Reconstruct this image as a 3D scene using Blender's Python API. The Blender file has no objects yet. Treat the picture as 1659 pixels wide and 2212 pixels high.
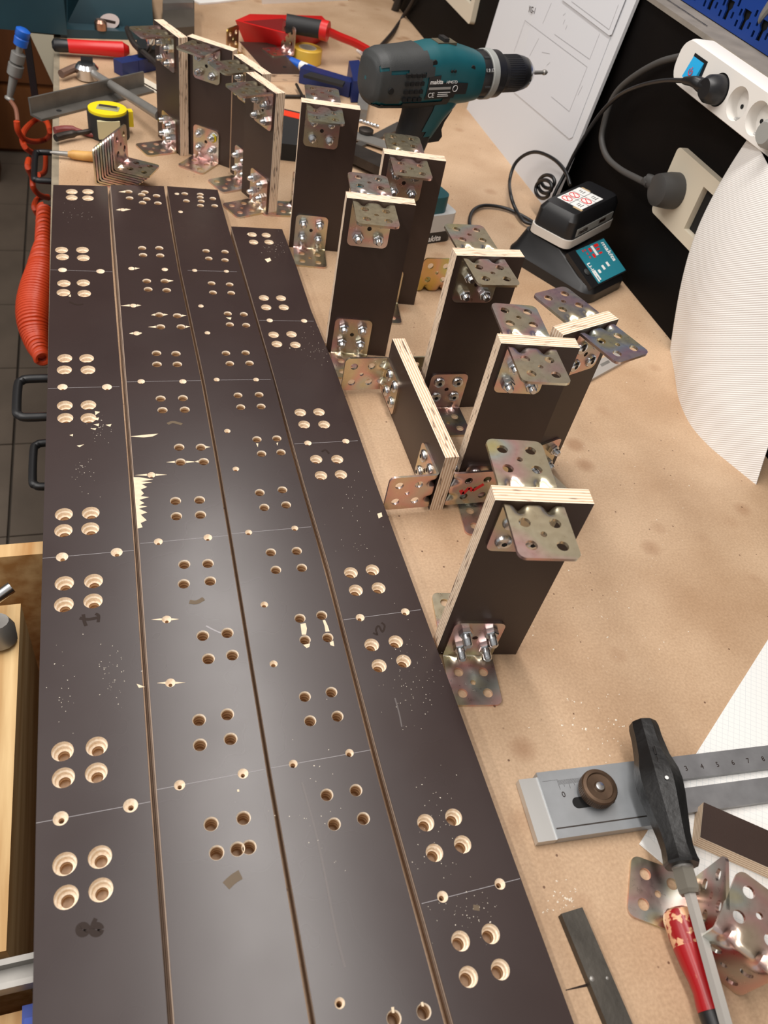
import bpy, bmesh, math, random
from mathutils import Vector, Matrix, Euler
from mathutils.geometry import delaunay_2d_cdt
random.seed(11)
SC = bpy.context.scene
COL = SC.collection
PI = math.pi

# ------------------------------------------------------------------ camera
FPX, CX, CY, CAMH = 1705.0, 829.5, 1106.0, 0.46
RM = Matrix(((0.95177597, -0.07804462, 0.29670109),
             (-0.25683432, -0.73166282, 0.63143142),
             (0.16780533, -0.67718428, -0.71642363)))
cam_d = bpy.data.cameras.new('camera')
cam = bpy.data.objects.new('camera', cam_d); COL.objects.link(cam)
cam_d.sensor_fit = 'AUTO'; cam_d.sensor_width = 36.0
cam_d.lens = FPX / 2212.0 * 36.0
cam_d.clip_start = 0.01; cam_d.clip_end = 50
r_, d_, f_ = RM.col[0], RM.col[1], RM.col[2]
mw = Matrix.Identity(4)
for i in range(3):
    mw[i][0] = r_[i]; mw[i][1] = -d_[i]; mw[i][2] = -f_[i]
mw.translation = (0, 0, CAMH)
cam.matrix_world = mw
cam_d.dof.use_dof = True; cam_d.dof.focus_distance = 0.62; cam_d.dof.aperture_fstop = 14.0
SC.camera = cam

# ------------------------------------------------------------------ world and lamps
wd = bpy.data.worlds.new('world'); SC.world = wd; wd.use_nodes = True
bg = wd.node_tree.nodes['Background']; bg.inputs[0].default_value = (1.0, 0.965, 0.94, 1); bg.inputs[1].default_value = 0.46
def area(name, loc, sx, sy, power, col, rot=(0, 0, 0)):
    l = bpy.data.lights.new(name, 'AREA'); l.shape = 'RECTANGLE'; l.size = sx; l.size_y = sy
    l.energy = power; l.color = col
    o = bpy.data.objects.new(name, l); COL.objects.link(o); o.location = loc; o.rotation_euler = rot
    return o
area('tube_lamp', (0.20, 0.85, 1.5), 0.18, 1.8, 20.5, (1.0, 0.955, 0.91))
area('tube_lamp', (-0.80, 0.5, 1.5), 0.10, 2.0, 16, (1.0, 0.95, 0.90), (0, -0.45, 0))
area('tube_lamp', (-1.75, 0.4, 1.5), 0.10, 2.0, 13, (1.0, 0.95, 0.90), (0, -0.8, 0))
SC.view_settings.view_transform = 'Standard'; SC.view_settings.look = 'None'
SC.view_settings.gamma = 1.0; SC.view_settings.use_curve_mapping = False
SC.view_settings.exposure = 0.0

# ------------------------------------------------------------------ measuring helpers (photo point -> place in the room)
def ray(u, v): return RM @ Vector((u - CX, v - CY, FPX))
def P(u, v, z=0.0):
    d = ray(u, v); return Vector((0, 0, CAMH)) + d * ((z - CAMH) / d.z)
def PX(u, v, x):
    d = ray(u, v); return Vector((0, 0, CAMH)) + d * (x / d.x)
def PY(u, v, y):
    d = ray(u, v); return Vector((0, 0, CAMH)) + d * (y / d.y)
def PP(u, v, c, n):
    d = ray(u, v); o = Vector((0, 0, CAMH)); return o + d * ((Vector(c) - o).dot(n) / d.dot(n))

# ------------------------------------------------------------------ object helpers
def link(o, parent=None):
    COL.objects.link(o)
    if parent: o.parent = parent
    return o
def tag(o, label=None, cat=None, group=None, kind=None):
    if label: o['label'] = label
    if cat: o['category'] = cat
    if group: o['group'] = group
    if kind: o['kind'] = kind
    return o
def thing(name, label, cat, loc=(0, 0, 0), rot=(0, 0, 0), group=None):
    o = bpy.data.objects.new(name, None); o.empty_display_size = 0.02
    link(o); o.location = loc; o.rotation_euler = rot
    return tag(o, label, cat, group)

class G:
    def __init__(s): s.bm = bmesh.new()
    def quad(s, a, b, c, d, m=0):
        f = s.bm.faces.new([s.bm.verts.new(p) for p in (a, b, c, d)]); f.material_index = m; return f
    def poly(s, pts, m=0):
        f = s.bm.faces.new([s.bm.verts.new(p) for p in pts]); f.material_index = m; return f
    def box(s, x0, x1, y0, y1, z0, z1, m=0, M=None):
        c = [(x0,y0,z0),(x1,y0,z0),(x1,y1,z0),(x0,y1,z0),(x0,y0,z1),(x1,y0,z1),(x1,y1,z1),(x0,y1,z1)]
        if M: c = [M @ Vector(p) for p in c]
        v = [s.bm.verts.new(p) for p in c]; fs = []
        for q in ((3,2,1,0),(4,5,6,7),(0,1,5,4),(1,2,6,5),(2,3,7,6),(3,0,4,7)):
            f = s.bm.faces.new([v[i] for i in q]); f.material_index = m; fs.append(f)
        return fs
    def prism(s, poly, z0, z1, m=0, mtop=None, M=None):
        n = len(poly)
        T = (lambda p: M @ Vector(p)) if M else (lambda p: Vector(p))
        a = [s.bm.verts.new(T((p[0], p[1], z0))) for p in poly]
        b = [s.bm.verts.new(T((p[0], p[1], z1))) for p in poly]
        for i in range(n):
            f = s.bm.faces.new((a[i], a[(i+1) % n], b[(i+1) % n], b[i])); f.material_index = m
        f = s.bm.faces.new(b); f.material_index = m if mtop is None else mtop
        f = s.bm.faces.new(a[::-1]); f.material_index = m
    def lathe(s, prof, o=(0, 0, 0), ax=(0, 0, 1), n=24, m=0, cap0=True, cap1=True, phase=0.0):
        ax = Vector(ax).normalized(); o = Vector(o)
        e1 = ax.orthogonal().normalized(); e2 = ax.cross(e1)
        rings = []
        for r, h in prof:
            rings.append([s.bm.verts.new(o + ax * h + (e1 * math.cos(phase + 2*PI*k/n) + e2 * math.sin(phase + 2*PI*k/n)) * r) for k in range(n)])
        for a, b in zip(rings, rings[1:]):
            for k in range(n):
                f = s.bm.faces.new((a[k], a[(k+1) % n], b[(k+1) % n], b[k])); f.material_index = m
        if cap0: f = s.bm.faces.new(rings[0][::-1]); f.material_index = m
        if cap1: f = s.bm.faces.new(rings[-1]); f.material_index = m
    def cyl(s, p0, p1, r0, r1=None, n=20, m=0, phase=0.0):
        p0, p1 = Vector(p0), Vector(p1)
        s.lathe([(r0, 0), (r0 if r1 is None else r1, (p1 - p0).length)], p0, p1 - p0, n, m, phase=phase)
    def tube(s, pts, r, n=10, m=0, sub=6, closed=False):
        pts = [Vector(p) for p in pts]
        path = smooth(pts, sub) if sub > 1 else pts
        prev = None; rings = []
        for i, p in enumerate(path):
            t = (path[min(i+1, len(path)-1)] - path[max(i-1, 0)])
            if t.length < 1e-9: continue
            t.normalize()
            if prev is None: e1 = t.orthogonal().normalized()
            else:
                e1 = prev - t * prev.dot(t)
                e1 = e1.normalized() if e1.length > 1e-6 else t.orthogonal().normalized()
            prev = e1; e2 = t.cross(e1)
            rr = r(i / (len(path)-1)) if callable(r) else r
            rings.append([s.bm.verts.new(p + (e1*math.cos(2*PI*k/n) + e2*math.sin(2*PI*k/n)) * rr) for k in range(n)])
        for a, b in zip(rings, rings[1:]):
            for k in range(n):
                f = s.bm.faces.new((a[k], a[(k+1) % n], b[(k+1) % n], b[k])); f.material_index = m
        f = s.bm.faces.new(rings[0][::-1]); f.material_index = m
        f = s.bm.faces.new(rings[-1]); f.material_index = m
    def loft(s, loops, m=0, cap=True, keep=None):
        R = [[s.bm.verts.new(p) for p in l] for l in loops]; n = len(R[0])
        for a, b in zip(R, R[1:]):
            for k in range(n):
                q = (a[k], a[(k+1) % n], b[(k+1) % n], b[k])
                if keep:
                    c = sum((v.co for v in q), Vector()) / 4
                    if not keep(c): continue
                f = s.bm.faces.new(q); f.material_index = m
        if cap and not keep:
            f = s.bm.faces.new(R[0][::-1]); f.material_index = m
            f = s.bm.faces.new(R[-1]); f.material_index = m
    def bevel(s, w, seg=2, ang=0.5):
        es = [e for e in s.bm.edges if len(e.link_faces) == 2 and e.calc_face_angle(0) > ang]
        if es: bmesh.ops.bevel(s.bm, geom=es, offset=w, segments=seg, affect='EDGES', profile=0.5, clamp_overlap=True)
        return s
    def mesh(s, mats, smooth_ang=0.6, recalc=True, name='m'):
        if recalc: bmesh.ops.recalc_face_normals(s.bm, faces=s.bm.faces)
        me = bpy.data.meshes.new(name); s.bm.to_mesh(me); s.bm.free()
        for m in (mats if isinstance(mats, (list, tuple)) else [mats]): me.materials.append(m)
        if smooth_ang:
            me.polygons.foreach_set('use_smooth', [True] * len(me.polygons))
            me.set_sharp_from_angle(angle=smooth_ang)
        return me
    def done(s, name, mats, parent=None, loc=(0, 0, 0), rot=(0, 0, 0), smooth_ang=0.6, recalc=True):
        o = bpy.data.objects.new(name, s.mesh(mats, smooth_ang, recalc, name)); link(o, parent)
        o.location = loc; o.rotation_euler = rot
        return o
def inst(name, me, parent=None, loc=(0, 0, 0), rot=(0, 0, 0)):
    o = bpy.data.objects.new(name, me); link(o, parent); o.location = loc; o.rotation_euler = rot; return o
def smooth(pts, sub):
    out = []
    n = len(pts)
    for i in range(n-1):
        p0, p1, p2, p3 = pts[max(i-1,0)], pts[i], pts[i+1], pts[min(i+2,n-1)]
        for k in range(sub):
            t = k / sub
            out.append(0.5*((2*p1) + (p2-p0)*t + (2*p0-5*p1+4*p2-p3)*t*t + (3*p1-p0-3*p2+p3)*t**3))
    out.append(pts[-1]); return out
def rrect(x0, x1, y0, y1, r, n=5, corners=(1, 1, 1, 1)):
    out = []
    for (cx, cy, a), on in zip(((x1-r, y0+r, -PI/2), (x1-r, y1-r, 0), (x0+r, y1-r, PI/2), (x0+r, y0+r, PI)), corners):
        if on: out += [(cx + r*math.cos(a + PI/2*k/n), cy + r*math.sin(a + PI/2*k/n)) for k in range(n+1)]
        else:
            sx = x1 if cx > (x0+x1)/2 else x0; sy = y1 if cy > (y0+y1)/2 else y0
            out.append((sx, sy))
    return out
def inpoly(p, poly):
    c = False; n = len(poly); x, y = p; j = n-1
    for i in range(n):
        xi, yi = poly[i]; xj, yj = poly[j]
        if (yi > y) != (yj > y) and x < (xj-xi)*(y-yi)/(yj-yi)+xi: c = not c
        j = i
    return c
def plate(outline, holes, extra=(), n=18):
    """flat plate with holes: returns 2d verts and triangles"""
    vs = [Vector(p) for p in outline]; es = [(i, (i+1) % len(outline)) for i in range(len(outline))]
    polys = []
    for h in holes:
        c = h if isinstance(h, list) else [(h[0] + h[2]*math.cos(2*PI*k/n), h[1] + h[2]*math.sin(2*PI*k/n)) for k in range(n)]
        b = len(vs); vs += [Vector(p) for p in c]; es += [(b+i, b+(i+1) % len(c)) for i in range(len(c))]; polys.append(c)
    ex = [Vector(p) for p in extra if not any(inpoly(p, q) for q in polys)]
    vs += ex
    ov, oe, of = delaunay_2d_cdt(vs, es, [], 0, 1e-7)[:3]
    tri = []
    for f in of:
        c = sum((ov[i] for i in f), Vector((0, 0))) / len(f)
        if inpoly(c, outline) and not any(inpoly(c, q) for q in polys): tri.append(tuple(f))
    return ov, tri

# ------------------------------------------------------------------ materials
def lin(c): return tuple(((x/255)/12.92 if x/255 <= 0.04045 else ((x/255+0.055)/1.055)**2.4) for x in c) + (1,)
_mc = {}
def mat(name, col, rough=0.5, metal=0.0, spec=0.5, var=0.0, vscale=8.0, col2=None, bump=0.0, bscale=200.0, coat=0.0, trans=0.0):
    if name in _mc: return _mc[name]
    m = bpy.data.materials.new(name); m.use_nodes = True; nt = m.node_tree; b = nt.nodes['Principled BSDF']
    c1 = lin(col)
    b.inputs['Base Color'].default_value = c1; b.inputs['Roughness'].default_value = rough; b.inputs['Metallic'].default_value = metal
    b.inputs['Specular IOR Level'].default_value = spec; b.inputs['Coat Weight'].default_value = coat
    if trans: b.inputs['Transmission Weight'].default_value = trans
    tc = nt.nodes.new('ShaderNodeTexCoord')
    if var or col2:
        nz = nt.nodes.new('ShaderNodeTexNoise'); nz.inputs['Scale'].default_value = vscale; nz.inputs['Detail'].default_value = 6
        nt.links.new(tc.outputs['Object'], nz.inputs['Vector'])
        rp = nt.nodes.new('ShaderNodeValToRGB'); rp.color_ramp.elements[0].position = 0.32; rp.color_ramp.elements[1].position = 0.68
        c2 = lin(col2) if col2 else tuple(min(1, x*(1-var)) for x in c1[:3]) + (1,)
        rp.color_ramp.elements[0].color = c2; rp.color_ramp.elements[1].color = c1
        nt.links.new(nz.outputs[0], rp.inputs[0]); nt.links.new(rp.outputs[0], b.inputs['Base Color'])
    if bump:
        nb = nt.nodes.new('ShaderNodeTexNoise'); nb.inputs['Scale'].default_value = bscale; nb.inputs['Detail'].default_value = 4
        nt.links.new(tc.outputs['Object'], nb.inputs['Vector'])
        bp = nt.nodes.new('ShaderNodeBump'); bp.inputs['Strength'].default_value = bump; bp.inputs['Distance'].default_value = 0.001
        nt.links.new(nb.outputs[0], bp.inputs['Height']); nt.links.new(bp.outputs[0], b.inputs['Normal'])
    _mc[name] = m
    return m
def nodes(m): return m.node_tree, m.node_tree.nodes['Principled BSDF']

def mat_mdf():
    m = mat('mdf_benchtop', (200, 164, 126), 0.5, spec=0.45); nt, b = nodes(m); N = nt.nodes.new; L = nt.links.new
    tc = N('ShaderNodeTexCoord')
    def noise(sc, det=5): 
        n = N('ShaderNodeTexNoise'); n.inputs['Scale'].default_value = sc; n.inputs['Detail'].default_value = det; L(tc.outputs['Object'], n.inputs['Vector']); return n
    def ramp(src, a, b_, ca, cb):
        r = N('ShaderNodeValToRGB'); e = r.color_ramp.elements; e[0].position = a; e[1].position = b_; e[0].color = ca; e[1].color = cb; L(src, r.inputs[0]); return r
    base = ramp(noise(9, 8).outputs[0], 0.32, 0.66, lin((176, 144, 113)), lin((202, 173, 143)))
    fib = ramp(noise(520, 4).outputs[0], 0.30, 0.72, (0.86, 0.835, 0.81, 1), (1.07, 1.07, 1.07, 1))
    mx = N('ShaderNodeMix'); mx.data_type = 'RGBA'; mx.blend_type = 'MULTIPLY'; mx.inputs[0].default_value = 1.0
    L(base.outputs[0], mx.inputs[6]); L(fib.outputs[0], mx.inputs[7])
    # oil stains with a shape of their own
    st = N('ShaderNodeTexVoronoi'); st.inputs['Scale'].default_value = 21; L(tc.outputs['Object'], st.inputs['Vector'])
    sr = ramp(st.outputs['Distance'], 0.10, 0.26, (1, 1, 1, 1), (0, 0, 0, 1))
    gate = ramp(noise(9, 2).outputs[0], 0.44, 0.56, (0, 0, 0, 1), (0.5, 0.5, 0.5, 1))
    mm = N('ShaderNodeMath'); mm.operation = 'MULTIPLY'; L(sr.outputs[0], mm.inputs[0]); L(gate.outputs[0], mm.inputs[1])
    mx2 = N('ShaderNodeMix'); mx2.data_type = 'RGBA'; L(mm.outputs[0], mx2.inputs[0]); L(mx.outputs[2], mx2.inputs[6]); mx2.inputs[7].default_value = lin((140, 96, 62))
    sp = N('ShaderNodeTexVoronoi'); sp.inputs['Scale'].default_value = 130; L(tc.outputs['Object'], sp.inputs['Vector'])
    pr_ = ramp(sp.outputs['Distance'], 0.09, 0.12, (1, 1, 1, 1), (0, 0, 0, 1)); pg = ramp(sp.outputs['Color'], 0.72, 0.74, (0, 0, 0, 1), (0.8, 0.8, 0.8, 1))
    m3 = N('ShaderNodeMath'); m3.operation = 'MULTIPLY'; L(pr_.outputs[0], m3.inputs[0]); L(pg.outputs[0], m3.inputs[1])
    mx3 = N('ShaderNodeMix'); mx3.data_type = 'RGBA'; L(m3.outputs[0], mx3.inputs[0]); L(mx2.outputs[2], mx3.inputs[6]); mx3.inputs[7].default_value = lin((84, 48, 30))
    L(mx3.outputs[2], b.inputs['Base Color'])
    return m
def mat_film(name, c_hi, c_lo, rough, weave=0.25):
    m = mat(name, c_hi, rough, spec=0.5); nt, b = nodes(m); N = nt.nodes.new; L = nt.links.new
    tc = N('ShaderNodeTexCoord'); n = N('ShaderNodeTexNoise'); n.inputs['Scale'].default_value = 14; n.inputs['Detail'].default_value = 5
    L(tc.outputs['Object'], n.inputs['Vector'])
    r = N('ShaderNodeValToRGB'); e = r.color_ramp.elements; e[0].position = 0.15; e[1].position = 0.85; e[0].color = lin(c_lo); e[1].color = lin(c_hi)
    L(n.outputs[0], r.inputs[0]); L(r.outputs[0], b.inputs['Base Color'])
    rr = N('ShaderNodeMapRange'); rr.inputs['To Min'].default_value = rough - 0.06; rr.inputs['To Max'].default_value = rough + 0.08
    n3 = N('ShaderNodeTexNoise'); n3.inputs['Scale'].default_value = 12; n3.inputs['Detail'].default_value = 3; L(tc.outputs['Object'], n3.inputs['Vector'])
    L(n3.outputs[0], rr.inputs['Value']); L(rr.outputs[0], b.inputs['Roughness'])
    n2 = N('ShaderNodeTexNoise'); n2.inputs['Scale'].default_value = 1200; L(tc.outputs['Object'], n2.inputs['Vector'])
    bp = N('ShaderNodeBump'); bp.inputs['Strength'].default_value = weave; bp.inputs['Distance'].default_value = 0.00006
    L(n2.outputs[0], bp.inputs['Height'])
    if weave > 0: L(bp.outputs[0], b.inputs['Normal'])
    return m
def mat_ply(name, axis, pitch=0.0013, burn=0.0, c_lo=(192, 154, 120), c_hi=(240, 220, 194)):
    m = mat(name, (226, 196, 160), 0.65, spec=0.25); nt, b = nodes(m); N = nt.nodes.new; L = nt.links.new
    tc = N('ShaderNodeTexCoord'); sx = N('ShaderNodeSeparateXYZ'); L(tc.outputs['Object'], sx.inputs[0])
    a = N('ShaderNodeMath'); a.operation = 'MULTIPLY'; a.inputs[1].default_value = 2*PI/(2*pitch); L(sx.outputs[axis], a.inputs[0])
    nz = N('ShaderNodeTexNoise'); nz.inputs['Scale'].default_value = 60; nz.inputs['Detail'].default_value = 3; L(tc.outputs['Object'], nz.inputs['Vector'])
    ad = N('ShaderNodeMath'); ad.operation = 'ADD'; L(a.outputs[0], ad.inputs[0]); 
    nm = N('ShaderNodeMath'); nm.operation = 'MULTIPLY'; nm.inputs[1].default_value = 1.6; L(nz.outputs[0], nm.inputs[0]); L(nm.outputs[0], ad.inputs[1])
    s = N('ShaderNodeMath'); s.operation = 'SINE'; L(ad.outputs[0], s.inputs[0])
    r = N('ShaderNodeValToRGB'); e = r.color_ramp.elements; e[0].position = 0.05; e[1].position = 0.62
    e[0].color = lin(c_lo); e[1].color = lin(c_hi)
    mr = N('ShaderNodeMapRange'); mr.inputs['From Min'].default_value = -1; L(s.outputs[0], mr.inputs['Value']); L(mr.outputs[0], r.inputs[0])
    out = r.outputs[0]
    if burn:
        mp = N('ShaderNodeMapping'); sc = [70, 70, 70]; sc[axis] = 420; mp.inputs['Scale'].default_value = sc; L(tc.outputs['Object'], mp.inputs['Vector'])
        oi = N('ShaderNodeObjectInfo'); va = N('ShaderNodeVectorMath'); va.operation = 'ADD'; L(mp.outputs[0], va.inputs[0])
        cb = N('ShaderNodeMath'); cb.operation = 'MULTIPLY'; cb.inputs[1].default_value = 37.0; L(oi.outputs['Random'], cb.inputs[0]); L(cb.outputs[0], va.inputs[1])
        bn = N('ShaderNodeTexNoise'); bn.inputs['Scale'].default_value = 1.0; bn.inputs['Detail'].default_value = 3; L(va.outputs[0], bn.inputs['Vector'])
        br = N('ShaderNodeValToRGB'); br.color_ramp.elements[0].position = 0.57; br.color_ramp.elements[1].position = 0.70
        br.color_ramp.elements[0].color = (0, 0, 0, 1); br.color_ramp.elements[1].color = (burn, burn, burn, 1); L(bn.outputs[0], br.inputs[0])
        mx = N('ShaderNodeMix'); mx.data_type = 'RGBA'; L(br.outputs[0], mx.inputs[0]); L(out, mx.inputs[6]); mx.inputs[7].default_value = lin((74, 44, 28)); out = mx.outputs[2]
    L(out, b.inputs['Base Color'])
    return m
def mat_zinc(name, cols, rough=0.27):
    m = mat(name, cols[0], rough, 1.0); nt, b = nodes(m); N = nt.nodes.new; L = nt.links.new
    tc = N('ShaderNodeTexCoord'); oi = N('ShaderNodeObjectInfo'); va = N('ShaderNodeVectorMath'); va.operation = 'ADD'
    ml = N('ShaderNodeMath'); ml.operation = 'MULTIPLY'; ml.inputs[1].default_value = 5.0; L(oi.outputs['Random'], ml.inputs[0])
    L(tc.outputs['Object'], va.inputs[0]); L(ml.outputs[0], va.inputs[1])
    n = N('ShaderNodeTexNoise'); n.inputs['Scale'].default_value = 26; n.inputs['Detail'].default_value = 1; L(va.outputs[0], n.inputs['Vector'])
    r = N('ShaderNodeValToRGB'); el = r.color_ramp.elements
    pos = [0.30, 0.43, 0.54, 0.66, 0.75]
    while len(el) < len(cols): el.new(0.5)
    for e, p, c in zip(el, pos, cols): e.position = p; e.color = lin(c)
    L(n.outputs[0], r.inputs[0]); L(r.outputs[0], b.inputs['Base Color'])
    n2 = N('ShaderNodeTexNoise'); n2.inputs['Scale'].default_value = 260; n2.inputs['Detail'].default_value = 6; L(va.outputs[0], n2.inputs['Vector'])
    mr = N('ShaderNodeMapRange'); mr.inputs['To Min'].default_value = rough-0.05; mr.inputs['To Max'].default_value = rough+0.10; L(n2.outputs[0], mr.inputs['Value']); L(mr.outputs[0], b.inputs['Roughness'])
    bp = N('ShaderNodeBump'); bp.inputs['Strength'].default_value = 0.04; bp.inputs['Distance'].default_value = 0.0003; L(n2.outputs[0], bp.inputs['Height']); L(bp.outputs[0], b.inputs['Normal'])
    return m
def mat_wood(name, c1, c2, axis_scale=(4, 60, 60), rough=0.6):
    m = mat(name, c1, rough, spec=0.3); nt, b = nodes(m); N = nt.nodes.new; L = nt.links.new
    tc = N('ShaderNodeTexCoord'); mp = N('ShaderNodeMapping'); mp.inputs['Scale'].default_value = axis_scale; L(tc.outputs['Object'], mp.inputs['Vector'])
    n = N('ShaderNodeTexNoise'); n.inputs['Scale'].default_value = 1.0; n.inputs['Detail'].default_value = 6; L(mp.outputs[0], n.inputs['Vector'])
    r = N('ShaderNodeValToRGB'); e = r.color_ramp.elements; e[0].position = 0.35; e[1].position = 0.66; e[0].color = lin(c2); e[1].color = lin(c1)
    L(n.outputs[0], r.inputs[0]); L(r.outputs[0], b.inputs['Base Color']); return m

MDF = mat_mdf()
FILM = mat_film('dark_brown_film', (56, 43, 41), (47, 35, 34), 0.27, 0.0)
FILM_P = mat_film('dark_brown_mesh_film', (62, 46, 39), (50, 36, 31), 0.42, 0.8)
PLYZ = mat_ply('ply_edge_flat', 2, 0.0011)
HOLE = mat('drilled_wood', (248, 236, 218), 0.75, spec=0.2, col2=(230, 208, 180), vscale=700)
BORE_SHADE = mat_ply('bored_ply_shaded', 2, 0.0016, c_lo=(150, 112, 80), c_hi=(206, 176, 140))  # browner ply tone imitates the shade down inside the holes
PLYB = mat_ply('dirty_ply_edge', 2, 0.0016, c_lo=(104, 80, 68), c_hi=(206, 186, 168))
PLYY = mat_ply('ply_edge_upright', 1, 0.00115, 0.8, c_lo=(204, 168, 136), c_hi=(242, 222, 198))
ZINC = mat_zinc('passivated_zinc', [(220, 208, 178), (212, 204, 178), (222, 184, 180), (204, 210, 204), (226, 216, 160)])
ZINCY = mat_zinc('yellow_zinc', [(206, 190, 120), (196, 170, 92), (206, 168, 140), (190, 190, 130), (214, 196, 110)])
STEEL = mat('bright_steel', (206, 208, 210), 0.22, 1.0)
STEEL_D = mat('dull_steel', (158, 155, 150), 0.42, 0.6, var=0.25, vscale=30)
IRON = mat('dark_iron', (84, 78, 74), 0.5, 0.9, var=0.4, vscale=40)
BLACK = mat('black_plastic', (24, 24, 26), 0.38)
BLACK_R = mat('black_rubber', (30, 30, 31), 0.6, bump=0.2, bscale=600)
DARKHOLE = mat('hole_black', (8, 7, 7), 0.8)
TEAL = mat('teal_plastic', (10, 84, 92), 0.42, var=0.18, vscale=25)
TEAL_L = mat('teal_label', (42, 124, 140), 0.35)
GREYP = mat('charcoal_plastic', (52, 54, 54), 0.55, var=0.2, vscale=40, bump=0.15, bscale=900)
WHITE = mat('white_plastic', (226, 222, 216), 0.4)
WHITE_T = mat('white_print', (232, 232, 230), 0.5)
CREAM = mat('cream_plastic', (206, 196, 176), 0.4)
PAPER = mat('white_paper', (232, 230, 226), 0.8)
RED = mat('red_plastic', (204, 26, 24), 0.35)
RED_T = mat('red_print', (214, 30, 30), 0.5)
YELLOW = mat('yellow_plastic', (236, 210, 24), 0.4)
BLUE = mat('blue_plastic', (24, 92, 190), 0.4)
NAVY = mat('navy_plastic', (22, 38, 92), 0.45)
ORANGE = mat('orange_hose', (186, 58, 16), 0.45)
PINE = mat_wood('pine', (214, 180, 130), (176, 130, 78), (60, 6, 60))
BROWNW = mat_wood('brown_cabinet_wood', (120, 72, 34), (92, 52, 24), (8, 8, 2))
INK = mat('dark_ink', (42, 29, 23), 0.55, spec=0.2)
INKL = mat('grey_pencil', (150, 148, 150), 0.7)
LINE = mat('chalk_line', (158, 154, 156), 0.6)
TORN = mat('torn_veneer', (236, 214, 184), 0.8, var=0.15, vscale=300)

def text(body, size, m, parent, loc, rot, name='lettering', ext=0.00008, align='LEFT', shear=0.0, bold=0.0):
    cu = bpy.data.curves.new(name, 'FONT'); cu.body = body; cu.size = size; cu.extrude = ext; cu.align_x = align; cu.shear = shear; cu.offset = bold
    cu.resolution_u = 2
    t = bpy.data.objects.new(name + '_tmp', cu); COL.objects.link(t)
    dg = bpy.context.evaluated_depsgraph_get(); dg.update()
    me = bpy.data.meshes.new_from_object(t.evaluated_get(dg)); bpy.data.objects.remove(t); bpy.data.curves.remove(cu)
    me.materials.clear(); me.materials.append(m)
    o = bpy.data.objects.new(name, me); link(o, parent); o.location = loc; o.rotation_euler = rot
    return o

def W(parent): return tuple(-c for c in parent.location)   # geometry given in room coordinates under an unrotated thing
def struct(o): o['kind'] = 'structure'; return o
BX0, BX1 = -0.0615, 0.597      # bench front edge, bench back / upstand

# ------------------------------------------------------------------ setting
g = G(); g.box(-2.6, 1.2, -1.2, 3.7, -0.90, -0.858); floor = struct(g.done('floor', mat('grout', (70, 62, 54), 0.9)))
TILE = mat('floor_tile', (104, 92, 80), 0.55, var=0.3, vscale=6, bump=0.2, bscale=80)
g = G(); g.box(-0.137, 0.137, -0.137, 0.137, -0.012, 0.0); g.bevel(0.003, 1); tile_me = g.mesh(TILE, 0.6, name='tile')
for i in range(5):
    for j in range(11):
        inst('tile', tile_me, floor, (-0.115 - 0.28*i, 0.18 + 0.2775*j + 0.02, -0.85 + random.uniform(-0.0006, 0.0006)))
g = G(); g.box(-3.6, 1.2, 3.7, 3.8, -0.9, 2.8); struct(g.done('wall_back', mat('far_wall_paint', (132, 119, 108), 0.85, spec=0.2)))
BLKWALL = mat('black_panel', (14, 11, 10), 0.6, spec=0.1, var=0.25, vscale=20, bump=0.1, bscale=300)
g = G(); g.box(BX1, 0.72, -0.8, 3.7, -0.85, 0.262); g.bevel(0.001, 1); struct(g.done('wall_right', BLKWALL))
g = G(); g.box(BX1 - 0.003, 0.72, -0.8, 3.7, 0.262, 0.267); g.bevel(0.0015, 2); struct(g.done('trim_1', mat('grey_ledge', (138, 130, 120), 0.6, var=0.3, vscale=30)))
g = G(); g.box(0.640, 0.72, -0.8, 3.7, 0.267, 1.9); struct(g.done('wall_upper', mat('upper_wall_paint', (120, 112, 104), 0.8)))

# tiny crack cord along the ledge
c = thing('thin_wire', 'thin dark wire lying along the grey ledge below the blue pegboard', 'wire', (0.605, 0.85, 0.267))
g = G(); g.tube([PX(1432, -20, 0.612), PX(1450, 12, 0.612), PX(1480, 36, 0.612), PX(1510, 58, 0.612), PX(1525, 63, 0.612)], 0.0007, 6)
o = g.done('strand', BLACK, c, W(c))
for v in o.data.vertices: v.co.z = 0.2677 + (v.co.z % 0.0004)

# blue pegboard
pb = thing('pegboard', 'blue perforated metal tool panel above the grey ledge', 'pegboard', (0.634, 0.75, 0.268))
y0, y1, z0, z1 = 0.30, 1.10, 0.268, 0.46
holes = []
k = 0
for iz in range(6):
    for iy in range(26):
        yy = 0.3125 + 0.03185*iy - 0.0015; zz = 0.283 + 0.0325*iz
        if yy > y1-0.01: continue
        holes.append([(yy-0.003, zz-0.009), (yy+0.003, zz-0.009), (yy+0.003, zz+0.0), (yy+0.006, zz+0.003), (yy+0.006, zz+0.009), (yy-0.006, zz+0.009), (yy-0.006, zz+0.003), (yy-0.003, zz+0.0)])
        for dy, dz in ((0.0105, 0.004), (0.0105, -0.006), (0.0185, 0.010), (0.0215, -0.002)):
            a, b = yy+dy, zz+dz
            if a < y1-0.006 and iy % 1 == 0: holes.append([(a-0.0016, b-0.003), (a+0.0016, b-0.003), (a+0.0016, b+0.003), (a-0.0016, b+0.003)])
ov, tr = plate([(y0, z0), (y1, z0), (y1, z1), (y0, z1)], holes)
g = G()
va = [g.bm.verts.new((0.634, p.x, p.y)) for p in ov]; vb = [g.bm.verts.new((0.6355, p.x, p.y)) for p in ov]
for t in tr:
    g.bm.faces.new([va[i] for i in t]); g.bm.faces.new([vb[i] for i in t[::-1]])
g.done('perforated_sheet', mat('pegboard_blue', (14, 54, 128), 0.4), pb, W(pb), smooth_ang=None)
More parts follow.
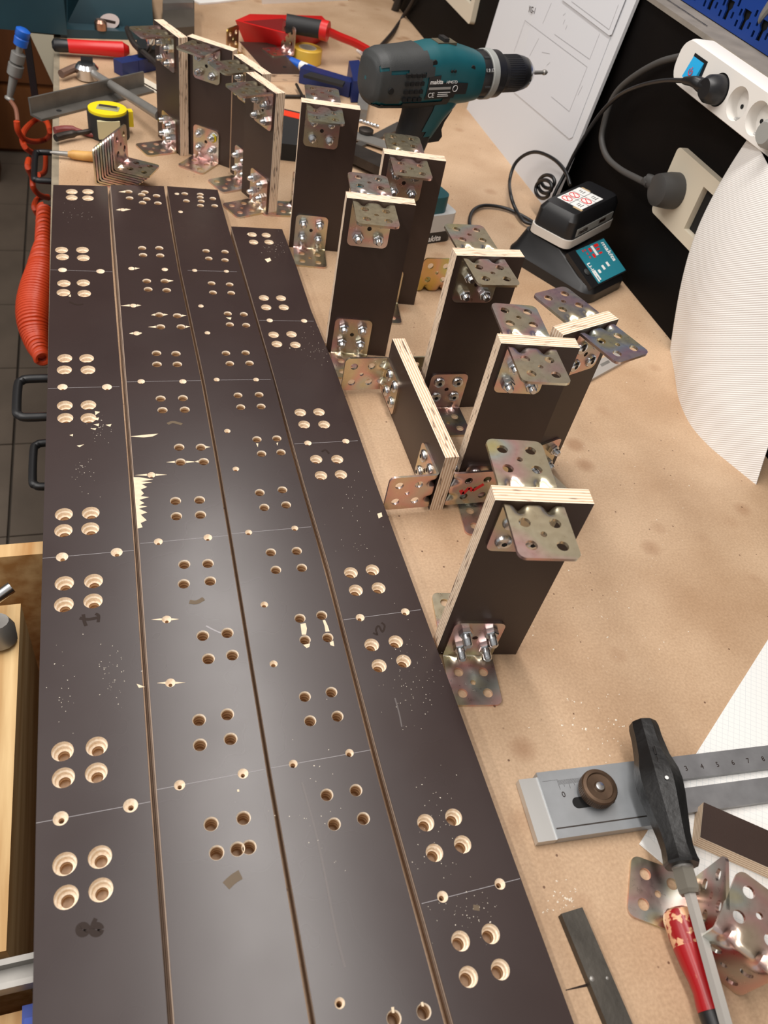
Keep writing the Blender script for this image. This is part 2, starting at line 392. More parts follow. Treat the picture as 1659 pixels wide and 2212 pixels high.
g = G(); g.box(0.6385, 0.6398, y0, y1, z0, z1); g.done('backing', DARKHOLE, pb, W(pb))
hk = thing('tool_hook', 'grey metal tool tip hanging at the right edge of the blue pegboard', 'tool', tuple(PX(1650, 30, 0.625)))
g = G(); g.tube([PX(1700, -30, 0.626), PX(1668, 8, 0.622), PX(1646, 36, 0.622), PX(1640, 50, 0.626)], lambda t: 0.006*(1-t)+0.001, 8); g.done('tip', STEEL_D, hk, W(hk))

# far brown cabinet and pale post on the left
cb = thing('storage_cabinet', 'brown wooden cabinet standing far behind at the left edge of the photo', 'cabinet', (-0.45, 3.1, -0.85))
g = G(); g.box(-1.1, -0.10, 2.93, 3.5, -0.85, 0.2); g.bevel(0.004, 1); g.done('carcass', BROWNW, cb, W(cb))
g = G(); g.box(-1.05, -0.14, 2.915, 2.93, -0.62, 0.17); g.bevel(0.003, 1); g.done('door', mat_wood('brown_door_wood', (104, 60, 28), (82, 46, 20), (8, 8, 2)), cb, W(cb))
g = G(); g.box(-1.05, -0.14, 2.915, 2.93, -0.835, -0.635); g.bevel(0.003, 1); g.done('drawer', BROWNW, cb, W(cb))
po = thing('steel_post', 'pale grey post at the far left in front of the brown cabinet', 'post', (-0.40, 2.75, -0.85))
g = G(); g.box(-0.52, -0.365, 2.72, 2.78, -0.5, 0.5); g.bevel(0.004, 1); g.done('upright', mat('post_grey', (120, 116, 104), 0.6), po, W(po))
g = G(); g.box(-0.56, -0.34, 2.70, 2.80, -0.85, -0.5); g.bevel(0.004, 1); g.done('foot', mat('post_brown', (96, 62, 34), 0.6), po, W(po))

# ------------------------------------------------------------------ workbench
wb = thing('workbench', 'long workbench with a tan fibreboard top under all the boards and tools', 'workbench', (0.26, 0.9, -0.85))
g = G(); g.box(BX0+0.004, BX1, -0.75, 1.95, -0.022, 0.0); g.bevel(0.0006, 1); g.done('worktop', MDF, wb, W(wb))
g = G(); g.box(BX0-0.004, BX0+0.004, -0.75, 1.95, -0.034, -0.0004); g.bevel(0.001, 1); g.done('edge_strip', mat('edge_band', (150, 138, 118), 0.55, var=0.3, vscale=60), wb, W(wb))
CARC = mat('bench_carcass', (58, 50, 42), 0.6)
g = G(); g.box(-0.045, BX1, 0.50, 1.95, -0.85, -0.022); g.box(0.05, BX1, -0.75, 0.50, -0.85, -0.022); g.done('carcass', CARC, wb, W(wb))
FRONT = mat('drawer_front_grey', (80, 74, 66), 0.5)
def drawer_front(y0, y1, z0, z1, hy0, hy1, hz):
    g = G(); g.box(-0.060, -0.0455, y0, y1, z0, z1); g.bevel(0.002, 1); d = g.done('drawer_front', FRONT, wb, W(wb))
    g = G(); r = 0.010; x = -0.102
    pts = [(-0.060, hy0, hz), (x+r, hy0, hz), (x+0.003, hy0+0.003, hz), (x, hy0+r, hz), (x, hy1-r, hz), (x+0.003, hy1-0.003, hz), (x+r, hy1, hz), (-0.060, hy1, hz)]
    g.tube(pts, 0.0043, 12, sub=4); h = g.done('handle', BLACK, d)
    return d
drawer_front(0.505, 0.80, -0.118, -0.026, 0.622, 0.680, -0.0695)
drawer_front(0.505, 0.80, -0.220, -0.124, 0.628, 0.695, -0.169)
drawer_front(0.505, 0.80, -0.420, -0.226, 0.628, 0.695, -0.30)
drawer_front(1.00, 1.40, -0.130, -0.026, 1.160, 1.250, -0.098)
drawer_front(1.00, 1.40, -0.230, -0.136, 1.108, 1.205, -0.161)
drawer_front(1.00, 1.40, -0.430, -0.236, 1.108, 1.205, -0.32)

# open drawer low at the left: pine sides, things inside
dr = thing('open_drawer', 'open pulled-out pine drawer at the lower left below the bench edge', 'drawer', (-0.16, 0.3, -0.30))
ZD = -0.10
g = G(); g.box(-0.36, -0.062, 0.478, 0.492, -0.29, ZD); g.bevel(0.001, 1); g.done('side_wall', PINE, dr, W(dr))
g = G(); g.box(-0.36, -0.062, -0.28, -0.266, -0.29, ZD); g.bevel(0.001, 1); g.done('side_wall', PINE, dr, W(dr))
g = G(); g.box(-0.36, -0.345, -0.266, 0.478, -0.29, ZD); g.bevel(0.001, 1); g.done('front_wall', PINE, dr, W(dr))
g = G(); g.box(-0.345, 0.045, -0.266, 0.478, -0.295, -0.288); g.done('bottom', mat_wood('drawer_bottom', (150, 92, 40), (112, 60, 22), (5, 40, 40)), dr, W(dr))
pl = thing('pine_batten', 'pale pine batten lying lengthwise inside the open drawer', 'batten', (-0.115, 0.3, -0.288))
g = G(); g.box(-0.20, -0.100, 0.172, 0.442, -0.288, -0.12); g.bevel(0.0015, 1); g.done('timber', mat_wood('pale_pine', (220, 190, 140), (184, 146, 96), (70, 6, 70)), pl, W(pl))
cl = thing('metal_fitting', 'grey metal fitting resting on the batten in the open drawer', 'fitting', (-0.108, 0.425, -0.12))
g = G(); g.cyl(P(25, 1268, -0.09), P(-20, 1300, -0.095), 0.005, n=14); g.done('pin', STEEL, cl, W(cl))
g = G(); g.lathe([(0.006, 0), (0.0125, 0.003), (0.0125, 0.016), (0.009, 0.024)], (-0.113, 0.405, -0.1195), (0, 0.15, 1), 14); g.done('body', STEEL_D, cl, W(cl))
sl = thing('steel_rail', 'grey steel rail lying across the near end of the open drawer', 'rail', (-0.10, 0.156, -0.288))
g = G(); g.box(-0.20, -0.066, 0.1465, 0.150, -0.118, -0.105); g.box(-0.20, -0.066, 0.150, 0.160, -0.118, -0.1155); g.box(-0.20, -0.066, 0.160, 0.1635, -0.118, -0.106); g.done('rail', STEEL_D, sl, W(sl))
g = G(); g.box(-0.16, -0.15, 0.150, 0.160, -0.288, -0.118); g.box(-0.085, -0.075, 0.150, 0.160, -0.288, -0.118); g.done('support', STEEL_D, sl, W(sl))
bc = thing('blue_case', 'blue plastic case in the bottom left corner of the open drawer', 'case', (-0.085, 0.10, -0.288))
g = G(); g.box(-0.0905, -0.064, -0.05, 0.140, -0.288, -0.125); g.bevel(0.004, 2); g.done('shell', mat('blue_case', (28, 60, 150), 0.4), bc, W(bc))
g = G(); g.box(-0.0885, -0.066, -0.04, 0.132, -0.125, -0.121); g.bevel(0.001, 1); g.done('lid', mat('blue_case_lid', (34, 70, 168), 0.4), bc, W(bc))
pb2 = thing('pine_board', 'short pale pine board beside the blue case in the open drawer', 'board', (-0.14, 0.05, -0.288))
g = G(); g.box(-0.20, -0.092, -0.05, 0.140, -0.288, -0.135); g.bevel(0.0015, 1); g.done('timber', PINE, pb2, W(pb2))

# ------------------------------------------------------------------ drilled plywood boards
TH = 0.012
def poly_edge(px): return [P(u, v, TH) for u, v in px]
def resample(pts, ys):
    pts = sorted(pts, key=lambda p: p.y); out = []
    for y in ys:
        if y <= pts[0].y: a, b = pts[0], pts[min(2, len(pts)-1)]
        elif y >= pts[-1].y: a, b = pts[-2], pts[-1]
        else:
            i = next(i for i in range(len(pts)-1) if pts[i].y <= y <= pts[i+1].y); a, b = pts[i], pts[i+1]
        t = (y - a.y) / (b.y - a.y); out.append((a.x + (b.x-a.x)*t, y))
    return out
def build_board(label, left, right, holes, lines, tears, bevel_left=0.0, yn=0.02):
    """holes: (u, v, outer radius, inner radius, step depth)"""
    L_, R_ = poly_edge(left), poly_edge(right)
    yfar = (min(L_, key=lambda p: -p.y).y, min(R_, key=lambda p: -p.y).y)
    ysl = [yn + (yfar[0]-yn)*i/10 for i in range(11)]; ysr = [yn + (yfar[1]-yn)*i/10 for i in range(11)]
    lp, rp = resample(L_, ysl), resample(R_, ysr)
    out = rp + lp[::-1]                       # counter clockwise
    hs = []
    for (u, v, ro, ri, dp) in holes:
        c = P(u, v, TH); hs.append((c.x, c.y, ro, ri, dp))
    ov, tr = plate(out, [(h[0], h[1], h[2]) for h in hs], n=22)
    t = thing('drilled_board', label, 'board', (sum(p[0] for p in out)/len(out), 0.5, 0.0), group='drilled plywood boards side by side on the bench')
    g = G()
    vs = [g.bm.verts.new((p.x, p.y, TH)) for p in ov]
    for f in tr:
        ff = g.bm.faces.new([vs[i] for i in f])
        if ff.normal.z < 0: pass
        ff.material_index = 0
    n = len(out)
    lo = []
    for i, p in enumerate(out):
        dx = -bevel_left if i >= len(rp) else 0.0
        lo.append((p[0]+dx, p[1], 0.0))
    for i in range(n):
        j = (i+1) % n
        g.quad(lo[i], lo[j], (out[j][0], out[j][1], TH-0.0006), (out[i][0], out[i][1], TH-0.0006), 1)
        g.quad((out[i][0], out[i][1], TH-0.0006), (out[j][0], out[j][1], TH-0.0006), (out[j][0], out[j][1], TH), (out[i][0], out[i][1], TH), 0)
    for (x, y, ro, ri, dp) in hs:
        if dp > 0.004:   # counterbore
            prof = [(ro, TH), (ro*0.97, TH-dp*0.45), (ro*0.82, TH-dp*0.55), (ro*0.78, TH-dp), (ri*1.08, TH-dp-0.0004), (ri, TH-dp-0.001), (ri, 0.0)]
        elif dp > 0:     # countersink
            prof = [(ro, TH), (ro*0.93, TH-0.0006), (ri*1.1, TH-dp), (ri, TH-dp-0.0004), (ri, 0.0)]
        else:
            prof = [(ro, TH), (ro*0.88, TH-0.0009), (ro*0.86, TH-0.0012), (ro*0.86, 0.0)]
        k_ = 4 if dp > 0.004 else 2
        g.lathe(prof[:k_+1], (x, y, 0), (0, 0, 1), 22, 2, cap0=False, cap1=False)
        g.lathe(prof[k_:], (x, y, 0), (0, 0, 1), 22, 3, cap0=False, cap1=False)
    me = g.mesh([FILM, PLYB, HOLE, BORE_SHADE], 0.5, recalc=False)
    bm = bmesh.new(); bm.from_mesh(me)
    for f in bm.faces:
        if f.material_index == 0 and abs(f.normal.z) > 0.9 and f.normal.z < 0: f.normal_flip()
    bm.to_mesh(me); bm.free()
    inst('panel', me, t, W(t))
    for (a, b) in lines:
        A, B = P(*a, TH), P(*b, TH); d = (B-A).normalized(); nn = Vector((-d.y, d.x, 0)) * 0.00014
        g = G(); z = TH
        # broken where the holes are
        seg = [(0, (B-A).length)]
        for h in hs:
            c = Vector((h[0], h[1], TH)); s = (c-A).dot(d)
            if abs((c-A).cross(d).length) < h[2]:
                seg2 = []
                for s0, s1 in seg:
                    if s1 <= s-h[2] or s0 >= s+h[2]: seg2.append((s0, s1))
                    else:
                        if s0 < s-h[2]: seg2.append((s0, s-h[2]))
                        if s1 > s+h[2]: seg2.append((s+h[2], s1))
                seg = seg2
        for s0, s1 in seg:
            p, q = A+d*s0, A+d*s1
            g.prism([(p-nn)[:2], (q-nn)[:2], (q+nn)[:2], (p+nn)[:2]], z, z+0.00006)
        g.done('scribed_line', LINE, t, W(t))
    for tr_ in tears:
        g = G(); q = [P(u, v, TH) for u, v in tr_]
        a = sum(q[i].x*q[(i+1) % len(q)].y - q[(i+1) % len(q)].x*q[i].y for i in range(len(q)))
        if a < 0: q = q[::-1]
        g.prism([p[:2] for p in q], TH, TH+0.00012); g.done('torn_veneer', TORN, t, W(t))
    return t
_sk = [0]
def stroke(board, px, w, m=INK, name='written_mark'):
    pts = smooth([P(u, v, TH) for u, v in px], 4); _sk[0] += 1
    z = TH + 0.00006 + 0.00001*(_sk[0] % 5); g = G(); row = []
    for i, p in enumerate(pts):
        d = (pts[min(i+1, len(pts)-1)] - pts[max(i-1, 0)]).normalized(); nn = Vector((-d.y, d.x, 0))*w
        if (p - pts[i-1]).length < 1e-7 and i: continue
        row.append([g.bm.verts.new((p.x+s_*nn.x, p.y+s_*nn.y, z)) for s_ in (-1, 1)])
    for r0, r1 in zip(row, row[1:]): g.bm.faces.new((r0[0], r1[0], r1[1], r0[1]))
    o = g.done(name, m, board, W(board), smooth_ang=None, recalc=False)
    bm = bmesh.new(); bm.from_mesh(o.data)
    for f in bm.faces:
        if f.normal.z < 0: f.normal_flip()
    bm.to_mesh(o.data); bm.free()
    return o
def spikes(u, v, r, left, right, th=2.2):
    """torn slivers running out of a hole along the grain"""
    out = []
    if left: out.append([(u-r*0.95, v-th), (u-r*0.95, v+th), (u-r-left, v+th*0.3)])
    if right: out.append([(u+r*0.95, v+th), (u+r*0.95, v-th), (u+r+right, v-th*0.2)])
    return out

B1 = [(155,414),(190,414),(155,427),(190,428),(133,540),(178,540),(135,555),(180,557),(138,612),(180,611),(137,632),(182,634),(140,774),(187,774),(139,799),(190,799),(140,876),(191,875),(141,903),(191,903),(138,1111),(196,1108),(137,1146),(195,1142),(139,1260),(202,1255),(138,1306),(201,1298),(135,1623),(209,1612),(137,1680),(208,1669),(140,1866),(216,1851),(143,1938),(218,1922)]
B1s = [(135,583),(217,586),(135,836),(231,836),(134,1203),(252,1193),(131,1768),(282,1740)]
h = [(u, v, 0.0061, 0.0031, 0.0062) for u, v in B1] + [(u, v, 0.0040, 0.0014, 0.0035) for u, v in B1s]
tears1 = [[(148,640),(153,636),(153,642)], [(205,888),(216,890),(206,897)], [(150,905+35),(158,938),(157,943)], [(166,963),(182,960),(172,966)],
          [(295,1477),(313,1484),(300,1486)], [(196,905),(214,902),(212,908)], [(202,917),(214,915),(213,921)], [(228,918),(241,916),(238,922)], [(195,926),(208,925),(206,929)]]
b1 = build_board('leftmost drilled brown board along the bench edge, with the widest counterbored holes',
    [(115,399),(109,560),(102,850),(94,1120),(80,1640),(70,2212)], [(232,402),(241,560),(262,830),(285,1120),(318,1640),(363,2212)], h,
    [((104,839),(258,835)), ((92,1206),(289,1189)), ((78,1778),(325,1732)), ((109,583),(243,587))], tears1)
stroke(b1, [(172,1335),(190,1338),(212,1334)], 0.0011); stroke(b1, [(180,1327),(182,1342),(186,1352)], 0.0011); stroke(b1, [(206,1326),(213,1330),(212,1344)], 0.0010)
def ring(u, v, ru, rv): return [(u + ru*math.cos(a), v + rv*math.sin(a)) for a in [2*PI*i/9 for i in range(10)]]
stroke(b1, ring(179, 2008, 9, 9), 0.0016); stroke(b1, ring(208, 2008, 10, 9), 0.0016); stroke(b1, [(200,1998),(204,1990),(207,1984)], 0.0011)
stroke(b1, [(150,652),(165,658),(180,657)], 0.0010)

B2 = [(278,414),(313,415),(306,420.5),(338,423),(280,428),(317,430),(308,438),(341,439),(307,536),(344,536),(309,551),(346,552),(317,607),(356,607),(320,625),(360,627),(344,680),(383,682),(347,706),(391,706),(338,763),(380,764),(339,787),(383,787),(347,861),(395,860),(351,886),(399,885),(387,966),(434,966),(390,998),(440,997),(379,1082),(431,1080),(381,1115),(433,1112),(398,1219),(449,1217),(397,1261),(454,1255),(438,1373),(491,1367),(450,1423),(502,1415),(430,1555),(491,1543),(432,1609),(498,1596),(456,1780),(526,1767),(468,1842),(513,1834),(538,1830)]
B2s = [(265,453),(284,580),(356,582),(288,660),(295,720),(305,824),(395,824),(327,1026),(342,1170),(449,1161),(360,1338),(368,1475),(388,1696),(525,1671)]
h = [(u, v, 0.0041, 0.0034, 0.0) for u, v in B2] + [(u, v, 0.0031, 0.0011, 0.003) for u, v in B2s]
tears2 = []
for (u, v, r, a, b) in [(265,453,6,9,12),(288,660,8,20,9),(295,720,8,8,4),(327,1026,10,26,24),(360,1338,11,22,16),(368,1475,11,18,22),(344,680,10,8,9),(383,682,10,0,10),(347,706,11,16,0),(391,706,11,0,9),(390,998,13,18,24),(440,997,12,10,0),(434,966,11,0,10),(278,414,8,14,0),(356,607,9,0,10),(284,580,8,0,10)]:
    tears2 += spikes(u, v, r, a, b)
tears2 += [[(281,943),(305,940),(342,937),(330,943),(310,945)], [(512,1706),(516,1705),(517,1710),(513,1711)]]
# chipped edge
chip = [(288,1031),(300,1031),(331,1036),(304,1040),(329,1042),(306,1046),(318,1052),(304,1058),(311,1066),(304,1072),(322,1074),(301,1080),(312,1087),(300,1092),(318,1094),(300,1099),(318,1107),(304,1112),(317,1124),(304,1130),(308,1139),(297,1142),(292,1080)]
tears2.append(chip)
b2 = build_board('second drilled brown board from the left, with a pale chipped left edge',
    [(239,399),(252.6,560),(274,830),(297,1120),(334,1640),(377.5,2212)], [(354,402),(380,560),(432,810),(466,1000),(500,1200),(564,1600),(668,2212)], h,
    [((274,825),(434,822)), ((303,1174),(493,1157)), ((338,1706),(571,1662))], tears2, bevel_left=0.0035)
stroke(b2, [(362,916),(372,912),(384,914),(393,917)], 0.0014, mat('brown_smear', (96, 80, 60), 0.6)); stroke(b2, [(409,1300),(425,1301),(440,1293)], 0.0016, mat('brown_smear', (96, 80, 60), 0.6))
stroke(b2, [(488,1914),(498,1904),(508,1896),(520,1889)], 0.0026, mat('brown_smear', (96, 80, 60), 0.6))
stroke(b2, [(445,1352),(460,1360),(478,1368)], 0.0005, LINE, 'scratch')

B3 = [(399,418.6),(402.5,434),(432.6,420),(432.6,426.5),(434.7,434.6),(433,444),(459.7,429),(463.7,444.6),(445,542),(486,544),(451,558.5),(486,562),(457,612),(496,614.6),(460,632),(499.5,633),(492,677.5),(526.6,679),(496.4,701),(531.7,702.6),(488,763),(530.5,762),(496.4,785.4),(539,784.5),(514,854),(559.7,852.6),(520,879.5),(564,878),(555,949),(598,947),(565,980),(607,977),(561,1064),(610,1058),(571,1096),(618,1090.5),(585,1193),(641,1190),(596,1231),(652,1226.5),(648,1335.5),(695,1329),(659,1382),(708,1377),(658.6,1504.6),(716,1495),(670,1557),(729,1547),(706,1717),(769,1707),(722,1780),(785,1768),(851,2200),(915.6,2185)]
B3s = [(382,418.6),(390,457.5),(420.5,584),(489,586),(434,661),(448,719),(468,820),(553,820),(491,931),(509.4,1013),(537,1150),(636.7,1141),(571,1306),(591,1434),(633.4,1650),(755,1626.5),(734,2167)]
h = [(u, v, 0.0038, 0.0034, 0.0) for u, v in B3] + [(u, v, 0.0026, 0.0014, 0.0025) for u, v in B3s]
tears3 = [[(649,1348),(660,1346),(663,1358),(661,1371),(652,1371)], [(697,1340),(702,1339),(708,1352),(712,1364),(703,1365),(701,1352)], [(655,1393),(670,1390),(668,1398),(662,1400)], [(712,1388),(720,1384),(722,1396),(714,1394)],
          [(845,2176),(851,2175),(852,2188),(847,2188)], [(909,2165),(914,2164),(916,2174),(911,2174)], [(553,958),(558,958),(557,966)], [(597,957),(601,956),(599,963)], [(488,686),(500,686),(498,691)]]
b3 = build_board('third drilled brown board from the left, with two torn slots between holes',
    [(361,402),(386,560),(440,810),(474.6,1000),(508,1200),(574,1600),(683.5,2212)], [(470,410),(481,450),(590,820),(635,1000),(693,1200),(797,1600),(800,1624),(960,2212)], h,
    [((500-24,821),(585,820)), ((500,1153),(672,1138)), ((586,1659),(801,1620)), ((405,584),(512,587))], tears3)
stroke(b3, [(652,1690),(680,1790),(700,1880),(725,2010),(745,2090)], 0.0006, mat('grey_smear', (88, 80, 78), 0.4), 'scratch')

B4 = [(544.7,506.7),(575,508),(547.7,523),(581,523),(570,643.5),(607,644),(575,664),(613,664),(591,723),(629.7,722),(598,743),(638,745),(648.6,891),(689,890),(657,917),(700,917),(683,992),(728.5,992),(693.4,1027),(736.5,1025),(758,1237),(804.5,1231),(768.7,1275),(817.8,1270),(803,1393),(855,1386),(819,1438),(872,1428),(919.7,1777),(980,1765),(938.6,1842),(999.5,1823.6),(995,2032.5),(1060,2017),(1012,2110),(1081,2094)]
B4s = [(582.6,692),(657,693),(665,957),(747,953),(778,1334),(875.5,1321.6),(956,1937),(1080,1909.5)]
h = [(u, v, 0.0051, 0.0030, 0.0058) for u, v in B4] + [(u, v, 0.0031, 0.0013, 0.003) for u, v in B4s]
b4 = build_board('rightmost drilled brown board, shorter at the far end, marked with a 2',
    [(499.5,489),(604,850),(644,1000),(700,1180),(808,1600),(981,2212)], [(609.5,495),(624.5,525),(666.7,658),(701,739),(737.6,830),(795.5,1000),(950,1418),(1017,1600),(1071,1748),(1124,1898),(1204,2100),(1240,2212)], h,
    [((636,959),(773,952)), ((742,1339),(909,1317)), ((911,1952),(1123,1898)), ((560,692),(678,694))], [[(533,506),(537,503),(538,508)], [(572,560),(583,557),(586,563),(578,567)], [(815,1110),(824,1107),(826,1116),(818,1120)]])
stroke(b4, [(806,1367),(815,1371),(812,1360),(818,1352),(826,1365),(831,1352),(824,1345)], 0.0007)
stroke(b4, [(695,976),(703,972),(711,980)], 0.0009)
stroke(b4, [(853,1508),(862,1540),(868,1570)], 0.00045, mat('grey_smear', (88, 80, 78), 0.4), 'scratch')
stroke(b4, [(1022,1960),(1036,1962)], 0.0014, mat('brown_smear', (96, 80, 60), 0.6))

# ------------------------------------------------------------------ angle brackets
BW, BL_, BT = 0.018, 0.041, 0.002
def bracket_mesh(m):
    ri, t = 0.0012, BT; ro = ri + t; half = PI/4*(ri + t/2); S = half + BL_ - ro
    out = rrect(-BW, BW, -S, S, 0.0048, 5)
    ed = [-0.030, -0.022, -0.015, -0.0095, -0.0075, -0.0058, -0.0042, -0.003, -half, -0.0009, 0, 0.0009, half, 0.003, 0.0042, 0.0058, 0.0075, 0.0095, 0.015, 0.022, 0.030]
    i1 = max(i for i, p in enumerate(out) if p[0] > 0 and p[1] < 0) + 1
    out = out[:i1] + [(BW, e) for e in ed] + out[i1:]
    i2 = max(i for i, p in enumerate(out) if p[0] < 0 and p[1] > 0.031) + 1
    out = out[:i2] + [(-BW, -e) for e in ed] + out[i2:]
    sp = lambda d: d - ro + half
    holes = []
    for sg in (-1, 1):
        for x in (-0.009, 0.009):
            for d in (0.0155, 0.032): holes.append((x, sg*sp(d), 0.0035))
        holes.append((0, sg*sp(0.0238), 0.0020))
    xs = [-0.0165 + 0.033*i/22 for i in range(23)]
    ss = [-0.0095, -0.0075, -0.0058, -0.0042, -0.003, -half, -0.0009, 0, 0.0009, half, 0.003, 0.0042, 0.0058, 0.0075, 0.0095]
    ov, tr = plate(out, holes, [(x, s) for x in xs for s in ss], n=16)
    def mp(p, w):
        x, s = p.x, p.y
        if s < -half: y, z = -(ro - s - half), w
        elif s > half: y, z = -w, ro + s - half
        else:
            th = (s+half)/(2*half)*PI/2; r = ro - w; y, z = -ro + r*math.sin(th), ro - r*math.cos(th)
        a = 0.0
        if abs(s) < 0.0095:
            c = math.cos(s/0.0095*PI/2)**2
            a = 0.0040*c*(math.exp(-((x-0.009)/0.0030)**2) + math.exp(-((x+0.009)/0.0030)**2))
        return Vector((x, y - a*0.7071, z + a*0.7071))
    g = G()
    va = [g.bm.verts.new(mp(p, 0)) for p in ov]; vb = [g.bm.verts.new(mp(p, BT)) for p in ov]
    cnt = {}
    for t in tr:
        g.bm.faces.new([va[i] for i in t[::-1]]); g.bm.faces.new([vb[i] for i in t])
        for i in range(3):
            e = (t[i], t[(i+1) % 3]); cnt.setdefault(tuple(sorted(e)), []).append(e)
    for k, v in cnt.items():
        if len(v) == 1:
            i, j = v[0]; g.bm.faces.new((va[i], va[j], vb[j], vb[i]))
    return g.mesh(m, 0.7, name='bracket')
BR = bracket_mesh(ZINC); BRY = bracket_mesh(ZINCY)
def ax_mesh(prof, n, m, name, recess=None):
    g = G(); g.lathe(prof, (0, 0, 0), (0, -1, 0), n, 0)
    if recess: g.lathe([(recess, prof[-1][1]+0.00002), (recess, prof[-1][1]+0.00006)], (0, 0, 0), (0, -1, 0), 6, 1)
    return g.mesh([m, DARKHOLE], 0.6, name=name)
NUT = ax_mesh([(0.0048, 0), (0.0050, 0.0004), (0.0050, 0.0036), (0.0044, 0.0042)], 6, STEEL, 'nut')
BOLT = ax_mesh([(0.0028, 0), (0.0028, 0.0058), (0.0030, 0.0062), (0.0027, 0.0066), (0.0030, 0.0070), (0.0027, 0.0074), (0.0030, 0.0078), (0.0020, 0.0092)], 12, STEEL, 'bolt')
BOLTL = ax_mesh([(0.0028, 0), (0.0028, 0.0068)] + [((0.0030 if i % 2 else 0.0026), 0.0072+0.0004*i) for i in range(12)] + [(0.0020, 0.0126)], 12, STEEL, 'bolt')
PAN = ax_mesh([(0.0054, 0), (0.0054, 0.0008), (0.0046, 0.0020), (0.0028, 0.0027)], 18, STEEL, 'screw_head', 0.0019)
ROUGH = ax_mesh([(0.0046, 0), (0.0044, 0.0015), (0.0030, 0.0018), (0.0036, 0.0034), (0.0024, 0.0040), (0.0030, 0.0056), (0.0016, 0.0064)], 9, STEEL, 'screw_end')
FAST = {'nut': (('nut', NUT), ('bolt', BOLT)), 'long': (('nut', NUT), ('bolt', BOLTL)), 'pan': (('screw_head', PAN),), 'rough': (('screw_end', ROUGH),)}
PANEL = {}
def panel_mesh(h):
    if h in PANEL: return PANEL[h]
    g = G()
    fs = g.box(-0.030, 0.030, 0.0, 0.0117, 0.0, h)
    for f in fs: f.material_index = 1
    fs[2].material_index = 0; fs[4].material_index = 0
    g.bevel(0.0003, 1)
    g.bm.normal_update()
    for f in g.bm.faces: f.material_index = 0 if abs(f.normal.y) > 0.9 else 1
    PANEL[h] = g.mesh([FILM_P, PLYY], 0.6, name='panel'); return PANEL[h]
def divider(label, x, y, yaw, h=0.158, xo=-0.007, ft='nut', fb='nut', bt='pan', bb='pan', M=None, me=None, use=('fb', 'ft', 'bb', 'bt'), group='plywood panels with steel brackets'):
    t = thing('bracketed_panel', label, 'panel', (x, y, 0), (0, 0, yaw), group)
    if M is not None:
        t.rotation_mode = 'QUATERNION'; t.location = M.translation; t.rotation_quaternion = M.to_quaternion()
    inst('panel', panel_mesh(h), t)
    conf = {'fb': ((xo, 0, 0), (0, 0, 0), fb), 'ft': ((xo, 0, h-0.0008), (0, PI, 0), ft),
            'bb': ((xo, 0.0117, 0), (0, 0, PI), bb), 'bt': ((xo, 0.0117, h-0.0008), (PI, 0, 0), bt)}
    for k in use:
        loc, rot, st = conf[k]
        b = inst('bracket', BRY if (me and k in me) else BR, t, loc, rot)
        for dx in (-0.009, 0.009):
            for d in (0.0155, 0.032):
                for nm, fm in FAST[st]: inst(nm, fm, b, (dx, -BT, d), (0, random.uniform(0, 1) if nm != 'panel' else 0, 0))
    return t
divider('nearest upright bracketed panel, with long bolt ends on its lower bracket', 0.2208, 0.2637, -0.1546, ft='pan', fb='long')
divider('upright bracketed panel just behind the nearest one, left of the turned panel', 0.2809, 0.4105, -0.122, ft='nut', fb='pan')
divider('upright bracketed panel turned towards the wall, furthest right of the standing panels', 0.3328, 0.4326, 0.3332, xo=0.004, ft='pan')
divider('upright bracketed panel left of the charger, with hex nuts above and round screw heads below', 0.2874, 0.5307, -0.0139, fb='pan')
divider('upright bracketed panel touching the right board edge behind the panel lying on edge', 0.2177, 0.6166, -0.1464)
divider('upright bracketed panel in front of the drill battery, half hidden by another panel', 0.2754, 0.7072, -0.1515)
divider('upright bracketed panel at the far end of the row, rough screw ends on top bracket', 0.2176, 0.8158, -0.1518, ft='rough')
MD = Matrix(((0, 1, 0, 0.2290), (0, 0, 1, 0.4030), (1, 0, 0, 0.0300), (0, 0, 0, 1)))
dd = divider('bracketed panel lying on its long edge among standing panels, red mark on one bracket', 0, 0, 0, h=0.155, ft='pan', fb='pan', bb='nut', bt='nut', M=MD)
divider('bracketed panel closest to the far end of the boards, burn marks on its edge', 0.1646, 0.9224, -1.154, h=0.137, xo=0.009, use=('fb', 'ft'))
divider('bracketed panel just behind the one with burn marks, mostly hidden', 0.158, 0.975, -1.145, h=0.137, xo=0.0, use=('fb', 'ft'))
dj = divider('bracketed panel with a yellow dot on its lower bracket, in the far group of four', 0.122, 1.031, -0.644, h=0.137, xo=-0.003, use=('fb', 'ft'))
divider('leftmost bracketed panel of the far group, beside the tape measure', 0.0758, 1.068, -1.170, h=0.137, xo=0.004, use=('fb', 'ft'))
g = G(); g.lathe([(0.0052, 0), (0.0052, 0.0003)], (0.010, -0.0029, 0.0315), (0, -1, 0), 14); g.done('yellow_dot', YELLOW, [c for c in dj.children if c.name.startswith('bracket')][0])
for o in [c for c in dd.children if c.name.startswith('bracket')][2:3]:
    g = G()
    for a, b in (((-0.004, 0.030), (0.003, 0.022)), ((0.003, 0.022), (-0.001, 0.018)), ((-0.001, 0.018), (0.006, 0.014)), ((0.006, 0.014), (0.001, 0.011))):
        A, B = Vector((a[0], -a[1], 0)), Vector((b[0], -b[1], 0)); d = (B-A).normalized(); n = Vector((-d.y, d.x, 0))*0.0016
        g.prism([(A-n)[:2], (B-n)[:2], (B+n)[:2], (A+n)[:2]], -0.0001, -0.00002)
    g.done('red_mark', RED_T, o)

